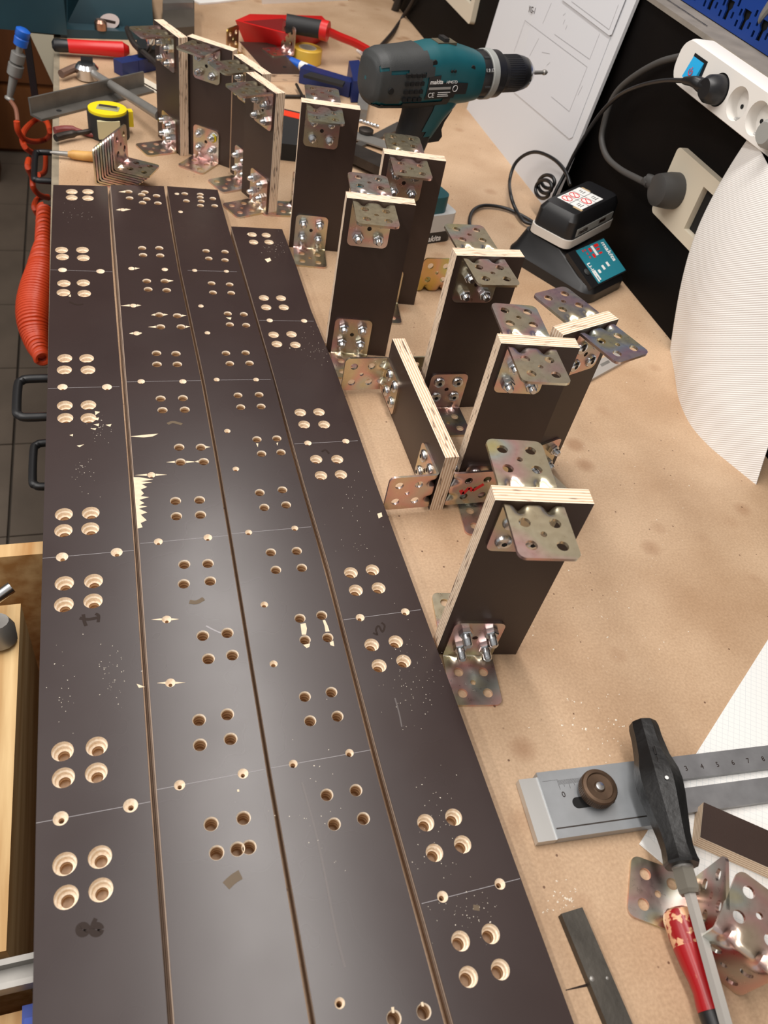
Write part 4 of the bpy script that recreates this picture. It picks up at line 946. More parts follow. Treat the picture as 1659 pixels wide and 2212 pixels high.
# ------------------------------------------------------------------ white board with drawings leaning on the wall
FBN = Vector((-1, 0, 0.078)).normalized()
fb = thing('foam_board', 'white board leaning on the black wall panel behind the drill, drawings taped on it', 'board', (0.5685, 1.10, 0))
c0 = Vector((0.5685, 1.1, 0.0))
def fbp(y, s, off=0.0):   # y along the board, s up the board
    up = Vector((0.078, 0, 1)).normalized(); return c0 + Vector((0, y-1.1, 0)) + up*s + FBN*off
g = G()
cr = [(0.925, 0), (1.275, 0), (1.275, 0.34), (0.925, 0.34)]
a = [fbp(y, s, 0) for y, s in cr]; b = [fbp(y, s, -0.004) for y, s in cr]
g.poly(a); g.poly(b[::-1])
for i in range(4): g.quad(a[i], a[(i+1) % 4], b[(i+1) % 4], b[i])
g.done('sheet', mat('white_board', (206, 207, 210), 0.6), fb, W(fb), smooth_ang=None)
def sheet(px, off, label, lines, txt=None):
    q = [PP(u, v, c0 + FBN*off, FBN) for u, v in px]
    base = q[0]
    t = thing('drawing_sheet', label, 'paper', tuple(base))
    g = G(); g.poly(q); g.poly([p - FBN*0.0004 for p in q][::-1])
    for i in range(len(q)): j = (i+1) % len(q); g.quad(q[i], q[j], q[j]-FBN*0.0004, q[i]-FBN*0.0004)
    g.done('paper', mat('drawing_paper', (204, 205, 209), 0.75), t, W(t), smooth_ang=None)
    for (u0, v0, u1, v1) in lines:
        A = PP(u0, v0, c0 + FBN*(off+0.0002), FBN); B = PP(u1, v1, c0 + FBN*(off+0.0002), FBN)
        d = (B-A).normalized(); n = d.cross(FBN)*0.00025
        g = G(); g.quad(A-n, B-n, B+n, A+n); g.done('drawn_line', INKL, t, W(t), smooth_ang=None)
    if txt:
        for (s, u0, v0, u1, v1, size) in txt:
            A = PP(u0, v0, c0 + FBN*(off+0.0003), FBN); B = PP(u1, v1, c0 + FBN*(off+0.0003), FBN)
            ex_ = (B-A).normalized(); ey_ = FBN.cross(ex_)
            q_ = Matrix(((ex_.x, ey_.x, FBN.x), (ex_.y, ey_.y, FBN.y), (ex_.z, ey_.z, FBN.z)))
            text(s, size, INK, t, A - base, q_.to_euler(), 'title_lettering', ext=0.00005)
    return t
c4 = lambda x, y: (1100 + x/2.968, y/2.968)
sheet([c4(30, 590), c4(385, 890), c4(405, 880), c4(650, 235), c4(620, 205), c4(330, -40), c4(200, -90)], 0.0008, 'large white drawing sheet on the leaning board below the smaller one',
      [c4(100, 130)+c4(500, 430), c4(500, 430)+c4(385, 715), c4(385, 715)+c4(270, 620), c4(100, 130)+c4(30, 330), c4(215, 150)+c4(270, 20), c4(130, 360)+c4(190, 245), c4(515, 380)+c4(580, 215), c4(290, 220)+c4(515, 380), c4(210, 335)+c4(260, 345), c4(240, 420)+c4(262, 400), c4(440, 610)+c4(470, 550), c4(345, 100)+c4(360, 85), c4(360, 190)+c4(372, 160), c4(345, 155)+c4(358, 125)],
      [('YG-1', *c4(118, 75), *c4(190, 100), 0.011)])
sheet([c4(345, -60), c4(340, 0), c4(640, 228), c4(655, 222), c4(750, -20), c4(760, -60)], 0.0022, 'smaller white sheet overlapping the top of the large drawing sheet', [c4(400, 10)+c4(640, 190), c4(640, 190)+c4(700, 30)])

# ------------------------------------------------------------------ ribbed white paper standing curled against the wall
tw = thing('ribbed_paper', 'curled white ribbed paper sheet standing on the bench at the right edge', 'paper', (0.565, 0.50, 0))
base = smooth([Vector((0.5850, 0.6125, 0)), P(1456, 800), P(1466, 860), P(1490, 915), P(1530, 962), P(1580, 1004), P(1633, 1047)], 8)
tipi = len(base) - 1
g = G(); rows = 90; ht = 0.222
cols = len(base); V = []
for j in range(rows+1):
    t = j/rows; row = []
    for i, p in enumerate(base):
        s = i/(cols-1)
        z = t*ht
        bulge = math.sin(min(1, t*1.15)*PI)
        x = p.x + 0.030*t*s*0.4 - 0.0*bulge
        y = p.y + 0.048*math.sin(min(1, z/0.14)*PI/2)*(1 - 0.2*s) - 0.010*max(0, (z-0.14)/0.08)**2
        rib = 0.0
        row.append(Vector((min(0.5860, x) + rib, y, z)))
    V.append(row)
va = [[g.bm.verts.new(p) for p in r] for r in V]
vb = [[g.bm.verts.new(p + Vector((0.0009, 0.0004, 0))) for p in r] for r in V]
lim = tipi
for j in range(rows):
    for i in range(lim):
        g.bm.faces.new((va[j][i], va[j][i+1], va[j+1][i+1], va[j+1][i])); g.bm.faces.new((vb[j][i], vb[j+1][i], vb[j+1][i+1], vb[j][i+1]))
for j in range(rows):
    for i in (0, lim): g.bm.faces.new((va[j][i], va[j+1][i], vb[j+1][i], vb[j][i]))
for i in range(lim):
    for j in (0, rows): g.bm.faces.new((va[j][i], va[j][i+1], vb[j][i+1], vb[j][i]))
RB = mat('ribbed_white', (238, 236, 233), 0.75); nt, b = nodes(RB); N = nt.nodes.new; Lk = nt.links.new
tc = N('ShaderNodeTexCoord'); vd = N('ShaderNodeVectorMath'); vd.operation = 'DOT_PRODUCT'; vd.inputs[1].default_value = (0.0, 0.72, 1.0); Lk(tc.outputs['Object'], vd.inputs[0])
ml = N('ShaderNodeMath'); ml.operation = 'MULTIPLY'; ml.inputs[1].default_value = 2*PI/0.0025; Lk(vd.outputs['Value'], ml.inputs[0])
sn = N('ShaderNodeMath'); sn.operation = 'SINE'; Lk(ml.outputs[0], sn.inputs[0])
bp = N('ShaderNodeBump'); bp.inputs['Strength'].default_value = 0.35; bp.inputs['Distance'].default_value = 0.0004; Lk(sn.outputs[0], bp.inputs['Height']); Lk(bp.outputs[0], b.inputs['Normal'])
g.done('sheet', RB, tw, W(tw), smooth_ang=1.2)

# ------------------------------------------------------------------ squared paper, gauge, screwdrivers, bar
gpz = 0.0
gs = thing('squared_paper', 'white squared paper sheet lying on the bench at the right edge under the steel gauge', 'paper', tuple(P(1560, 1700, 0)))
c_ = P(1380, 1824, 0); e1 = (P(1659, 1381, 0) - c_).normalized(); e2 = Vector((e1.y, -e1.x, 0)); q = [c_, c_ + e2*0.21, c_ + e2*0.21 + e1*0.297, c_ + e1*0.297]
GP = mat('squared_paper', (232, 232, 230), 0.8); nt, b = nodes(GP)
tc = nt.nodes.new('ShaderNodeTexCoord'); mp = nt.nodes.new('ShaderNodeMapping'); mp.inputs['Rotation'].default_value = (0, 0, 0.6)
bk_ = nt.nodes.new('ShaderNodeTexBrick'); bk_.offset = 0; bk_.inputs['Scale'].default_value = 1; bk_.inputs['Brick Width'].default_value = 0.004; bk_.inputs['Row Height'].default_value = 0.004; bk_.inputs['Mortar Size'].default_value = 0.00012
bk_.inputs['Color1'].default_value = lin((234, 233, 230)); bk_.inputs['Color2'].default_value = lin((234, 233, 230)); bk_.inputs['Mortar'].default_value = lin((204, 209, 210))
nt.links.new(tc.outputs['Object'], mp.inputs[0]); nt.links.new(mp.outputs[0], bk_.inputs['Vector']); nt.links.new(bk_.outputs[0], b.inputs['Base Color'])
g = G(); g.prism([p[:2] for p in q], 0.0002, 0.0007); g.done('sheet', GP, gs, W(gs), smooth_ang=None)
q2 = [P(u, v, 0.0008) for u, v in ((1382,1822),(1400,1808),(1432,1838),(1430,1862))]
g = G(); g.prism([p[:2] for p in q2], 0.0008, 0.0012); g.done('folded_corner', PAPER, gs, W(gs), smooth_ang=None)

ga = math.radians(-4.0)
gg = thing('steel_gauge', 'steel sliding depth gauge with a round knob and twin rails on the squared paper', 'gauge', (0.2265, 0.1705, 0.0008), (0, 0, ga))
MST = mat('gauge_steel', (176, 180, 184), 0.36, 0.65, var=0.18, vscale=50)
MSTD = mat('gauge_rail_steel', (156, 156, 158), 0.42, 0.6, var=0.25, vscale=70)
g = G(); g.box(0, 0.074, -0.0425, -0.001, 0.0, 0.0070); g.bevel(0.0006, 1); pl_ = g.done('slide_plate', MST, gg)
g = G(); g.box(0.001, 0.074, -0.0370, -0.0362, 0.0070, 0.00715); g.done('groove', IRON, pl_)
g = G(); g.prism(rrect(0.017, 0.046, -0.0265, -0.0195, 0.0034), 0.0070, 0.00715); g.done('slot', DARKHOLE, pl_)
g = G()
for k in range(26):
    ln = 0.006 if k % 10 == 0 else (0.0045 if k % 5 == 0 else 0.003)
    g.box(0.012+0.0007*k, 0.01215+0.0007*k, -0.0075-ln, -0.0075, 0.0070, 0.0071)
g.box(0.002, 0.0125, -0.0072, -0.0071, 0.0070, 0.0071)
g.done('scale_marks', INK, pl_, smooth_ang=None)
text('0', 0.0052, INK, pl_, (0.0118, -0.0185, 0.0071), (0, 0, 0), 'scale_number')
g = G(); g.box(-0.0125, 0.001, -0.0425, -0.0035, 0.0, 0.0056); g.bevel(0.0008, 2); g.done('jaw', mat('ground_steel', (206, 206, 204), 0.34, 0.7), gg)
for i, (a, b) in enumerate(((-0.0155, 0.0), (-0.0372, -0.0215))):
    g = G(); g.box(0.060, 0.30, a, b, 0.0, 0.0040); g.bevel(0.0004, 1); r_l = g.done('rail', MSTD, gg)
    if i == 0:
        for k in range(7): text(str((3+k) % 10), 0.0048, INK, r_l, (0.105+0.012*k, -0.0105, 0.00405), (0, 0, 0), 'stamped_number')
kp = P(1297, 1700, 0.018)
g = G(); g.lathe([(0.0035, 0.0070), (0.0035, 0.0095), (0.0108, 0.0098), (0.0115, 0.0105), (0.0115, 0.0165), (0.0108, 0.0175), (0.0088, 0.0178), (0.0082, 0.0168), (0.0035, 0.0165), (0.0030, 0.0172), (0.0012, 0.0174)], (0.0335, -0.0185, 0), (0, 0, 1), 40)
for k in range(60):
    a = 2*PI*k/60; g.box(0.0335+0.0115*math.cos(a)-0.0002, 0.0335+0.0115*math.cos(a)+0.0002, -0.0185+0.0115*math.sin(a)-0.0002, -0.0185+0.0115*math.sin(a)+0.0002, 0.0108, 0.0162)
kn = g.done('knob', mat('browned_brass', (104, 84, 68), 0.45, 0.8, var=0.35, vscale=120), gg)
g = G(); g.lathe([(0.0030, 0.0), (0.0026, 0.0009), (0.0008, 0.0013)], (0.0335, -0.0185, 0.0171), (0, 0, 1), 16); g.done('knob_screw', STEEL, kn)

def along(label, name, cat, a, b, segs, group=None):
    """a turned thing lying along a line; segs = (part name, profile, sides, material)"""
    a, b = Vector(a), Vector(b); ax = (b-a).normalized()
    t = thing(name, label, cat, tuple(a), (0, 0, 0), group)
    for nm, prof, n, m in segs:
        g = G(); g.lathe(prof, (0, 0, 0), ax, n, phase=0.3); g.done(nm, m, t, smooth_ang=0.5 if n > 10 else 0.3)
    return t
HB = mat('worn_black_handle', (17, 16, 16), 0.4, var=0.3, vscale=60, bump=0.25, bscale=250)
a, b = P(1388, 1563, 0.0245), P(1572, 2225, 0.0245); tot = (b-a).length
sdv = along('screwdriver with a worn black handle lying across the steel gauge', 'screwdriver', 'screwdriver', a, b, [
    ('handle', [(0.0060, -0.001), (0.0088, 0.0006), (0.0096, 0.004), (0.0098, 0.012), (0.0112, 0.024), (0.0140, 0.034), (0.0146, 0.041), (0.0138, 0.050), (0.0118, 0.062), (0.0100, 0.073), (0.0094, 0.080), (0.0100, 0.0865), (0.0106, 0.0885), (0.0100, 0.0900), (0.0060, 0.0905)], 9, HB),
    ('collar', [(0.0060, 0.0900), (0.0062, 0.0915), (0.0052, 0.0925)], 20, STEEL_D),
    ('bolster', [(0.0062, 0.0918), (0.0066, 0.0930), (0.0066, 0.1035), (0.0054, 0.1055)], 6, mat('bolster_steel', (132, 128, 118), 0.42, 0.6)),
    ('blade', [(0.0036, 0.1045), (0.0036, tot), (0.0030, tot+0.03)], 6, mat('blade_steel', (186, 182, 176), 0.4, 0.55))])
for k in range(3):
    A_, B_ = P(1412+5*k, 1612+22*k, 0.0352+0.0006*k) - a, P(1417+5*k, 1630+22*k, 0.0356+0.0006*k) - a
    g = G(); g.tube([A_, B_], 0.0007, 6, sub=1); g.done('embossed_ridge', mat('embossed_black', (38, 36, 35), 0.35), sdv)
g = G(); g.lathe([(0.0012, 0), (0.0012, 0.0004)], tuple(P(1440, 1680, 0.0385) - a), (0, 0, 1), 10); g.done('paint_dot', WHITE_T, sdv)
WORN = mat('worn_red_handle', (160, 20, 26), 0.28, col2=(206, 150, 108), vscale=55); WORN.node_tree.nodes['Color Ramp'].color_ramp.elements[0].position = 0.26; WORN.node_tree.nodes['Color Ramp'].color_ramp.elements[1].position = 0.30
WORN2 = mat('flaking_red_paint', (150, 20, 26), 0.3, col2=(222, 170, 130), vscale=150); WORN2.node_tree.nodes['Color Ramp'].color_ramp.elements[0].position = 0.44; WORN2.node_tree.nodes['Color Ramp'].color_ramp.elements[1].position = 0.48
a, b = P(1462, 1962, 0.0100), P(1548, 2215, 0.0100); tot = (b-a).length
along('chisel-like tool with a worn red painted wooden handle under the screwdriver blade', 'red_handled_tool', 'hand tool', a, b, [
    ('worn_end', [(0.0050, 0.0), (0.0086, 0.0018), (0.0098, 0.006), (0.0097, 0.014), (0.0092, 0.020)], 20, WORN2),
    ('handle', [(0.0093, 0.0198), (0.0084, 0.028), (0.0070, 0.036), (0.0066, 0.042), (0.0074, 0.048), (0.0074, 0.051)], 20, WORN),
    ('ferrule', [(0.0072, 0.051), (0.0074, 0.052), (0.0070, 0.062), (0.0050, 0.0635)], 18, BLACK),
    ('blade', [(0.0030, 0.062), (0.0030, 0.10)], 8, STEEL_D)])
q = [P(u, v, 0.006) for u, v in ((1213,1973),(1259,1960),(1372,2212),(1312,2212))]
d = (q[3]-q[0]).normalized(); n = Vector((-d.y, d.x, 0)); wv = abs((q[1]-q[0]).dot(n))
sb = thing('steel_bar', 'flat dark steel bar lying between the right board and the red handled tool', 'bar', (q[0].x, q[0].y, 0), (0, 0, math.atan2(d.y, d.x)))
g = G(); g.box(0, 0.11, 0, wv, 0, 0.0055); g.bevel(0.0007, 2); g.done('bar', mat('mill_scale_steel', (92, 88, 82), 0.5, 0.85, var=0.35, vscale=50, bump=0.3, bscale=120), sb)
g = G(); g.lathe([(0.0016, 0), (0.0010, 0.0004), (0.0003, 0.0006)], (0.034, 0.0022, 0.0054), (0, 0, 1), 7); g.lathe([(0.0011, 0), (0.0003, 0.0005)], (0.036, wv-0.003, 0.0054), (0, 0, 1), 7); g.done('weld_spatter', STEEL_D, sb)
mk = thing('pencil_mark', 'short dark pencil stroke on the worktop beside the flat steel bar', 'mark', tuple(P(1245, 2135, 0)))
g = G(); A, B = P(1222, 2139, 0), P(1268, 2128, 0); dd_ = (B-A).normalized(); nn = Vector((-dd_.y, dd_.x, 0))*0.0007
g.prism([(A-nn*0.3)[:2], (B-nn)[:2], (B+nn)[:2], (A+nn*0.3)[:2]], 0.00002, 0.0001); g.done('stroke', INK, mk, W(mk))

# ------------------------------------------------------------------ far left clutter
# tape measure
tmx = P(232, 292, 0)
tm = thing('tape_measure', 'yellow and black tape measure standing beside the nested brackets', 'tape measure', (0.003, 1.090, 0), (0, 0, 0.15))
g = G(); g.prism([(0.030*math.cos(a)*(1.0), 0.028*math.sin(a)) for a in [2*PI*k/28 for k in range(28)]], 0.0, 0.034); g.bevel(0.003, 2); g.done('case', BLACK_R, tm)
g = G(); g.prism([(0.028*math.cos(a), 0.026*math.sin(a)) for a in [2*PI*k/28 for k in range(28)]], 0.034, 0.0375); g.bevel(0.001, 1); g.done('face', YELLOW, tm)
g = G(); g.box(-0.012, 0.014, -0.004, 0.0045, 0.0375, 0.0400, M=Matrix.Rotation(-0.35, 4, 'Z')); g.bevel(0.0008, 2); g.done('belt_clip', STEEL, tm)
g = G(); g.box(-0.015, 0.017, -0.009, 0.0075, 0.0374, 0.0380, M=Matrix.Rotation(-0.35, 4, 'Z')); g.done('clip_recess', mat('tape_grey', (150, 150, 120), 0.5), tm)
g = G(); g.box(-0.020, 0.012, -0.0295, -0.024, 0.006, 0.030); g.bevel(0.001, 1); g.done('side_window', mat('tape_side', (196, 188, 150), 0.5), tm)
g = G(); g.box(0.024, 0.038, 0.004, 0.016, 0.010, 0.031); g.bevel(0.003, 2); g.done('lock_button', YELLOW, tm)
tm.scale = (0.84, 0.84, 0.90)
# angle iron
A, B = P(100, 262, 0.0), P(318, 206, 0.0); d = (B-A); L_ = d.length
ai = thing('angle_iron', 'grey steel angle profile lying behind the tape measure', 'steel profile', (A.x, A.y, 0), (0, 0, math.atan2(d.y, d.x)))
g = G(); g.prism([(0, 0), (0.022, 0), (0.022, 0.003), (0.003, 0.003), (0.003, 0.022), (0, 0.022)][::-1], 0, L_+0.02, 0, None, Matrix(((0, 0, 1, -0.005), (-1, 0, 0, 0.024), (0, 1, 0, 0), (0, 0, 0, 1)))); g.bevel(0.0008, 1)
g.done('profile', mat('mill_angle', (124, 120, 114), 0.5, 0.7, var=0.3, vscale=40), ai)
g = G(); g.lathe([(0.0035, 0), (0.0035, 0.0002)], (0.03, 0.012, 0.0031), (0, 0, 1), 12); g.done('hole', DARKHOLE, ai)
# ratchet wrench lying over the angle iron
A, B = P(196, 155, 0.012), P(345, 250, 0.026)
rw = thing('ratchet_wrench', 'chrome ratchet wrench lying diagonally over the angle profile', 'wrench', tuple(A))
g = G(); g.tube([A - A, (B-A)*0.5, (B-A)], lambda t: 0.0050+0.0018*t, 12, sub=4); g.done('shaft', STEEL_D, rw)
g = G(); g.lathe([(0.010, -0.012), (0.015, -0.010), (0.016, 0.004), (0.012, 0.009), (0.006, 0.010)], (-0.005, 0.004, 0), (0, 0, 1), 22); g.done('head', STEEL, rw)
g = G(); d = (A-B).normalized(); g.tube([Vector((-0.008, 0.004, 0.002)), P(165, 146, 0.012)-A, P(132, 160, 0.010)-A], 0.0055, 10, sub=4); g.done('extension', mat('rusty_steel', (132, 106, 92), 0.5, 0.6), rw)
g = G(); g.box(-0.012, 0.004, 0.002, 0.016, 0.009, 0.014); g.bevel(0.001, 1); g.done('lever', BLACK, rw)
# red handled knife / pliers handle
A, B = P(112, 97, 0.014), P(279, 108, 0.014)
rk = along('red gripped tool with a black end lying in front of the vice', 'red_grip_tool', 'hand tool', A, B, [
    ('sleeve', [(0.0085, 0.0215), (0.0092, 0.024), (0.0095, 0.06), (0.0108, 0.10), (0.0098, (B-A).length-0.008), (0.0055, (B-A).length)], 20, RED),
    ('end', [(0.004, 0.0), (0.0085, 0.003), (0.0092, 0.010), (0.0088, 0.022)], 18, BLACK)])
# awl
A, B = P(108, 329, 0.006), P(212, 340, 0.006)
along('wooden handled awl with a pale tip pointing over the bench edge', 'awl', 'hand tool', A, B, [
    ('handle', [(0.0030, 0.020), (0.0052, 0.026), (0.0058, 0.045), (0.0050, 0.075), (0.0035, 0.078)], 16, mat_wood('awl_wood', (206, 160, 92), (170, 120, 60), (40, 40, 40), 0.4)),
    ('tip', [(0.0012, 0.0), (0.0026, 0.006), (0.0032, 0.021)], 14, STEEL_D)])
pm = thing('pliers', 'small reddish pliers lying behind the awl near the bench edge', 'pliers', tuple(P(150, 288, 0.004)))
for k, pth in enumerate(([(118,282),(140,279),(165,281),(190,290),(205,292)], [(120,298),(142,292),(165,288),(190,284),(206,280)])):
    g = G(); q = [P(u, v, 0.004+0.004*k) - Vector(pm.location) for u, v in pth]; g.tube(q, lambda t: 0.0045 if t < 0.5 else 0.0030, 10, sub=4); g.done('handle', mat('dull_red_grip', (120, 52, 48), 0.5) if k == 0 else IRON, pm)

# vice
TV = mat('vice_paint', (30, 62, 72), 0.4, var=0.2, vscale=12)
vi = thing('bench_vice', 'large dark teal bench vice clamped at the far left corner of the bench', 'vice', (0.02, 1.47, 0))
w_ = W(vi)
g = G(); g.prism([(-0.056, 1.43), (0.075, 1.455), (0.085, 1.60), (-0.050, 1.60)], 0.0, 0.012); g.bevel(0.003, 2); g.done('base', TV, vi, w_)
g = G()
l0 = [(-0.045, 1.462), (0.085, 1.478), (0.095, 1.66), (-0.045, 1.66)]; l1 = [(-0.020, 1.475), (0.085, 1.488), (0.092, 1.66), (-0.020, 1.66)]
g.loft([[Vector((x, y, 0.012)) for x, y in l0], [Vector((x, y, 0.050)) for x, y in l1], [Vector((x-0.006*(x > 0), y+0.006, 0.060)) for x, y in l1]]); g.bevel(0.006, 2); g.done('body', TV, vi, w_)
g = G(); g.box(-0.016, 0.100, 1.50, 1.70, 0.060, 0.085); g.bevel(0.004, 2); g.done('jaw_block', mat('vice_light', (46, 84, 94), 0.4), vi, w_)
g = G(); g.box(0.0, 0.095, 1.495, 1.51, 0.085, 0.100); g.bevel(0.001, 1); g.done('jaw_plate', mat('pale_jaw', (150, 176, 180), 0.4, 0.5), vi, w_)
g = G(); g.box(-0.30, -0.046, 1.425, 1.62, 0.006, 0.110); g.bevel(0.008, 2); g.done('front_jaw', TV, vi, w_)
g = G(); g.lathe([(0.009, 0.012), (0.0095, 0.016), (0.0095, 0.022), (0.006, 0.026)], (0.004, 1.447, 0), (0, 0, 1), 16); g.done('bolt', mat('copper_bolt', (176, 140, 122), 0.35, 1.0), vi, w_)
bc_ = PY(236, 46, 1.462); bn = Vector((0.05, -0.92, 0.38)).normalized()
pq = [PP(236 + 22*math.cos(a), 46 + 17*math.sin(a), bc_, bn) for a in [2*PI*k/20 for k in range(20)]]
g = G(); g.poly(pq); g.poly([p - bn*0.02 for p in pq][::-1])
for i in range(20): g.quad(pq[i], pq[(i+1) % 20], pq[(i+1) % 20]-bn*0.02, pq[i]-bn*0.02)
bd = g.done('badge', mat('badge_silver', (190, 176, 172), 0.4), vi, w_)
pq = [PP(u, v, bc_ + bn*0.0003, bn) for u, v in ((222, 40), (250, 46), (249, 52), (221, 46))]
g = G(); g.poly(pq); g.done('badge_print', INK, bd, smooth_ang=None)
g = G(); g.prism([(-0.100, 0.004), (-0.066, 0.004), (-0.069, -0.085)], 1.425, 1.435, 0, None, Matrix(((1, 0, 0, 0), (0, 0, 1, 0), (0, 1, 0, 0), (0, 0, 0, 1)))); g.bevel(0.001, 1); g.done('side_bracket', mat('pale_bracket', (178, 172, 152), 0.5), vi, w_)
g = G(); g.box(-0.110, -0.100, 1.424, 1.436, -0.11, 0.004); g.done('support_bar', BLACK, vi, w_)  # black bar stands in for the shadow beside the side bracket
# grey steel block behind the far panels
sbk = thing('steel_block', 'dark grey flat steel block beside the vice behind the far panels', 'steel block', tuple(P(385, 60, 0)))
g = G(); q = [P(u, v, 0.0) for u, v in ((352,92),(420,86),(420,28),(352,32))]; g.prism([p[:2] for p in q], 0.0, 0.020); g.bevel(0.002, 1); g.done('block', mat('block_grey', (88, 82, 74), 0.5, 0.3), sbk, W(sbk))
g = G(); q = [P(u, v, 0.02) for u, v in ((352,22),(418,20),(418,4),(352,4))]; g.prism([p[:2] for p in q], 0.004, 0.03); g.bevel(0.002, 1); g.done('rib', STEEL_D, sbk, W(sbk))
# blue clamp next to the red handle
def barclamp(label, px, m, z=0.010, r=0.007, extra=None):
    q = [P(u, v, z) for u, v in px]; t = thing('clamp', label, 'clamp', tuple(q[0]))
    g = G()
    for a, b in zip(q, q[1:]):
        d = (b-a).normalized(); n = Vector((-d.y, d.x, 0))*r; o_ = Vector(t.location)
        g.prism([(a-n-o_)[:2], (b-n-o_)[:2], (b+n-o_)[:2], (a+n-o_)[:2]], -z+0.0005, z*0.9)
    g.bevel(0.0018, 2); g.done('grip', m, t); return t
c1 = barclamp('dark blue clamp lying left of the far panels', ((255,146),(290,140),(345,128)), NAVY, 0.010, 0.010)
g = G(); o_ = Vector(c1.location); g.tube([P(275, 62, 0.035)-o_, P(290, 95, 0.030)-o_, P(330, 130, 0.024)-o_, P(360, 158, 0.02)-o_], 0.0045, 8); g.done('screw_rod', IRON, c1)
g = G(); g.box(0.030, 0.062, 0.020, 0.060, 0.004, 0.022); g.bevel(0.002, 1); g.done('jaw', BLACK, c1)
g = G(); g.lathe([(0.006, 0), (0.008, 0.004), (0.008, 0.012), (0.004, 0.016)], tuple(P(325, 92, 0.045)-o_), (0.3, -0.3, 1), 14); g.tube([P(325, 92, 0.045)-o_, P(318, 112, 0.026)-o_], 0.004, 8, sub=1); g.done('spindle_end', STEEL, c1)
c2 = barclamp('navy blue clamp handle lying left of the drill', ((652,158),(700,172),(760,190),(800,196)), NAVY, 0.012, 0.011)
g = G(); o_ = Vector(c2.location); g.prism([(p-o_)[:2] for p in (P(750,160,0.012), P(772,158,0.012), P(792,205,0.012), P(760,205,0.012))], -0.011, 0.020); g.bevel(0.002, 1); g.done('trigger_head', NAVY, c2)
g = G(); g.prism([(p-o_)[:2] for p in (P(655,166,0.022), P(672,160,0.022), P(745,180,0.022), P(740,188,0.022))], 0.009, 0.013); g.bevel(0.001, 1); g.done('rubber_grip', BLACK_R, c2)
g = G(); g.tube([P(640, 182, 0.008)-o_, P(652, 205, 0.006)-o_, P(660, 215, 0.006)-o_], 0.0022, 8); g.done('hook', IRON, c2)
g = G(); g.prism([(p-o_)[:2] for p in (P(775,205,0), P(800,210,0), P(790,262,0), P(768,258,0))], -0.0115, 0.004); g.bevel(0.001, 1); g.done('jaw', STEEL_D, c2)
# blue marker and yellow tape roll
A, B = P(620, 129, 0.006), P(690, 158, 0.006)
mkp = along('blue marker pen lying beside the yellow tape roll', 'marker_pen', 'pen', A, B, [('barrel', [(0.0055, 0.006), (0.0068, 0.008), (0.0068, 0.055), (0.005, (B-A).length)], 14, BLUE), ('cap', [(0.004, 0.0), (0.0072, 0.001), (0.0072, 0.008)], 14, NAVY), ('label_band', [(0.00695, 0.028), (0.00695, 0.042)], 14, WHITE_T)])
tr_ = thing('tape_roll', 'roll of yellow adhesive tape lying behind the blue marker', 'tape roll', (P(662, 133, 0).x, P(662, 133, 0).y, 0))
g = G(); g.lathe([(0.015, 0.0), (0.0235, 0.0), (0.0245, 0.001), (0.0245, 0.021), (0.0235, 0.022), (0.015, 0.022), (0.015, 0.0)], (0, 0, 0), (0, 0, 1), 32, cap0=False, cap1=False); g.done('tape', mat('yellow_tape', (222, 180, 70), 0.4), tr_)
g = G(); g.lathe([(0.013, 0.0), (0.0152, 0.0), (0.0152, 0.0215), (0.013, 0.0215), (0.013, 0.0)], (0, 0, 0), (0, 0, 1), 28, cap0=False, cap1=False); g.done('core', mat('card_core', (214, 206, 190), 0.8), tr_)
# red tool: red tray shaped body with black roller grip and red arm
rt = thing('red_tool', 'bright red hand tool with a black foam grip on the far worktop', 'hand tool', (P(600, 90, 0).x, P(600, 90, 0).y, 0))
o_ = Vector(rt.location); w_ = W(rt)
q = [P(u, v, 0.0) for u, v in ((528,92),(632,122),(706,82),(690,56),(560,58))]; q1 = [P(u, v, 0.038) for u, v in ((508,44),(630,76),(712,52),(695,34),(540,30))]
g = G(); g.loft([[p for p in q], [p for p in q1]]); g.bevel(0.003, 2); g.done('body', RED, rt, w_)
q2 = [P(u, v, 0.0384) for u, v in ((526,46),(620,70),(660,58),(610,40))]
g = G(); g.prism([p[:2] for p in q2], 0.0375, 0.0385); g.done('body_recess', mat('dark_red', (120, 16, 16), 0.5), rt, w_)
g = G(); A, B = P(618, 50, 0.052), P(694, 64, 0.052); g.cyl(A, B, 0.0135, n=22); g.bevel(0.002, 2); g.done('foam_grip', BLACK_R, rt, w_)
g = G(); A2 = P(709, 68, 0.052); g.cyl(B, A2, 0.0150, n=22); g.bevel(0.002, 1); g.done('end_disc', RED, rt, w_)
g = G(); g.tube([P(705, 66, 0.05), P(735, 80, 0.040), P(765, 92, 0.030), P(795, 108, 0.018)], 0.0065, 10, sub=4); g.done('arm', RED, rt, w_)
g = G(); g.tube([P(772, 108, 0.012), P(784, 118, 0.009), P(792, 126, 0.006)], 0.0035, 8); g.done('white_tip', WHITE, rt, w_)
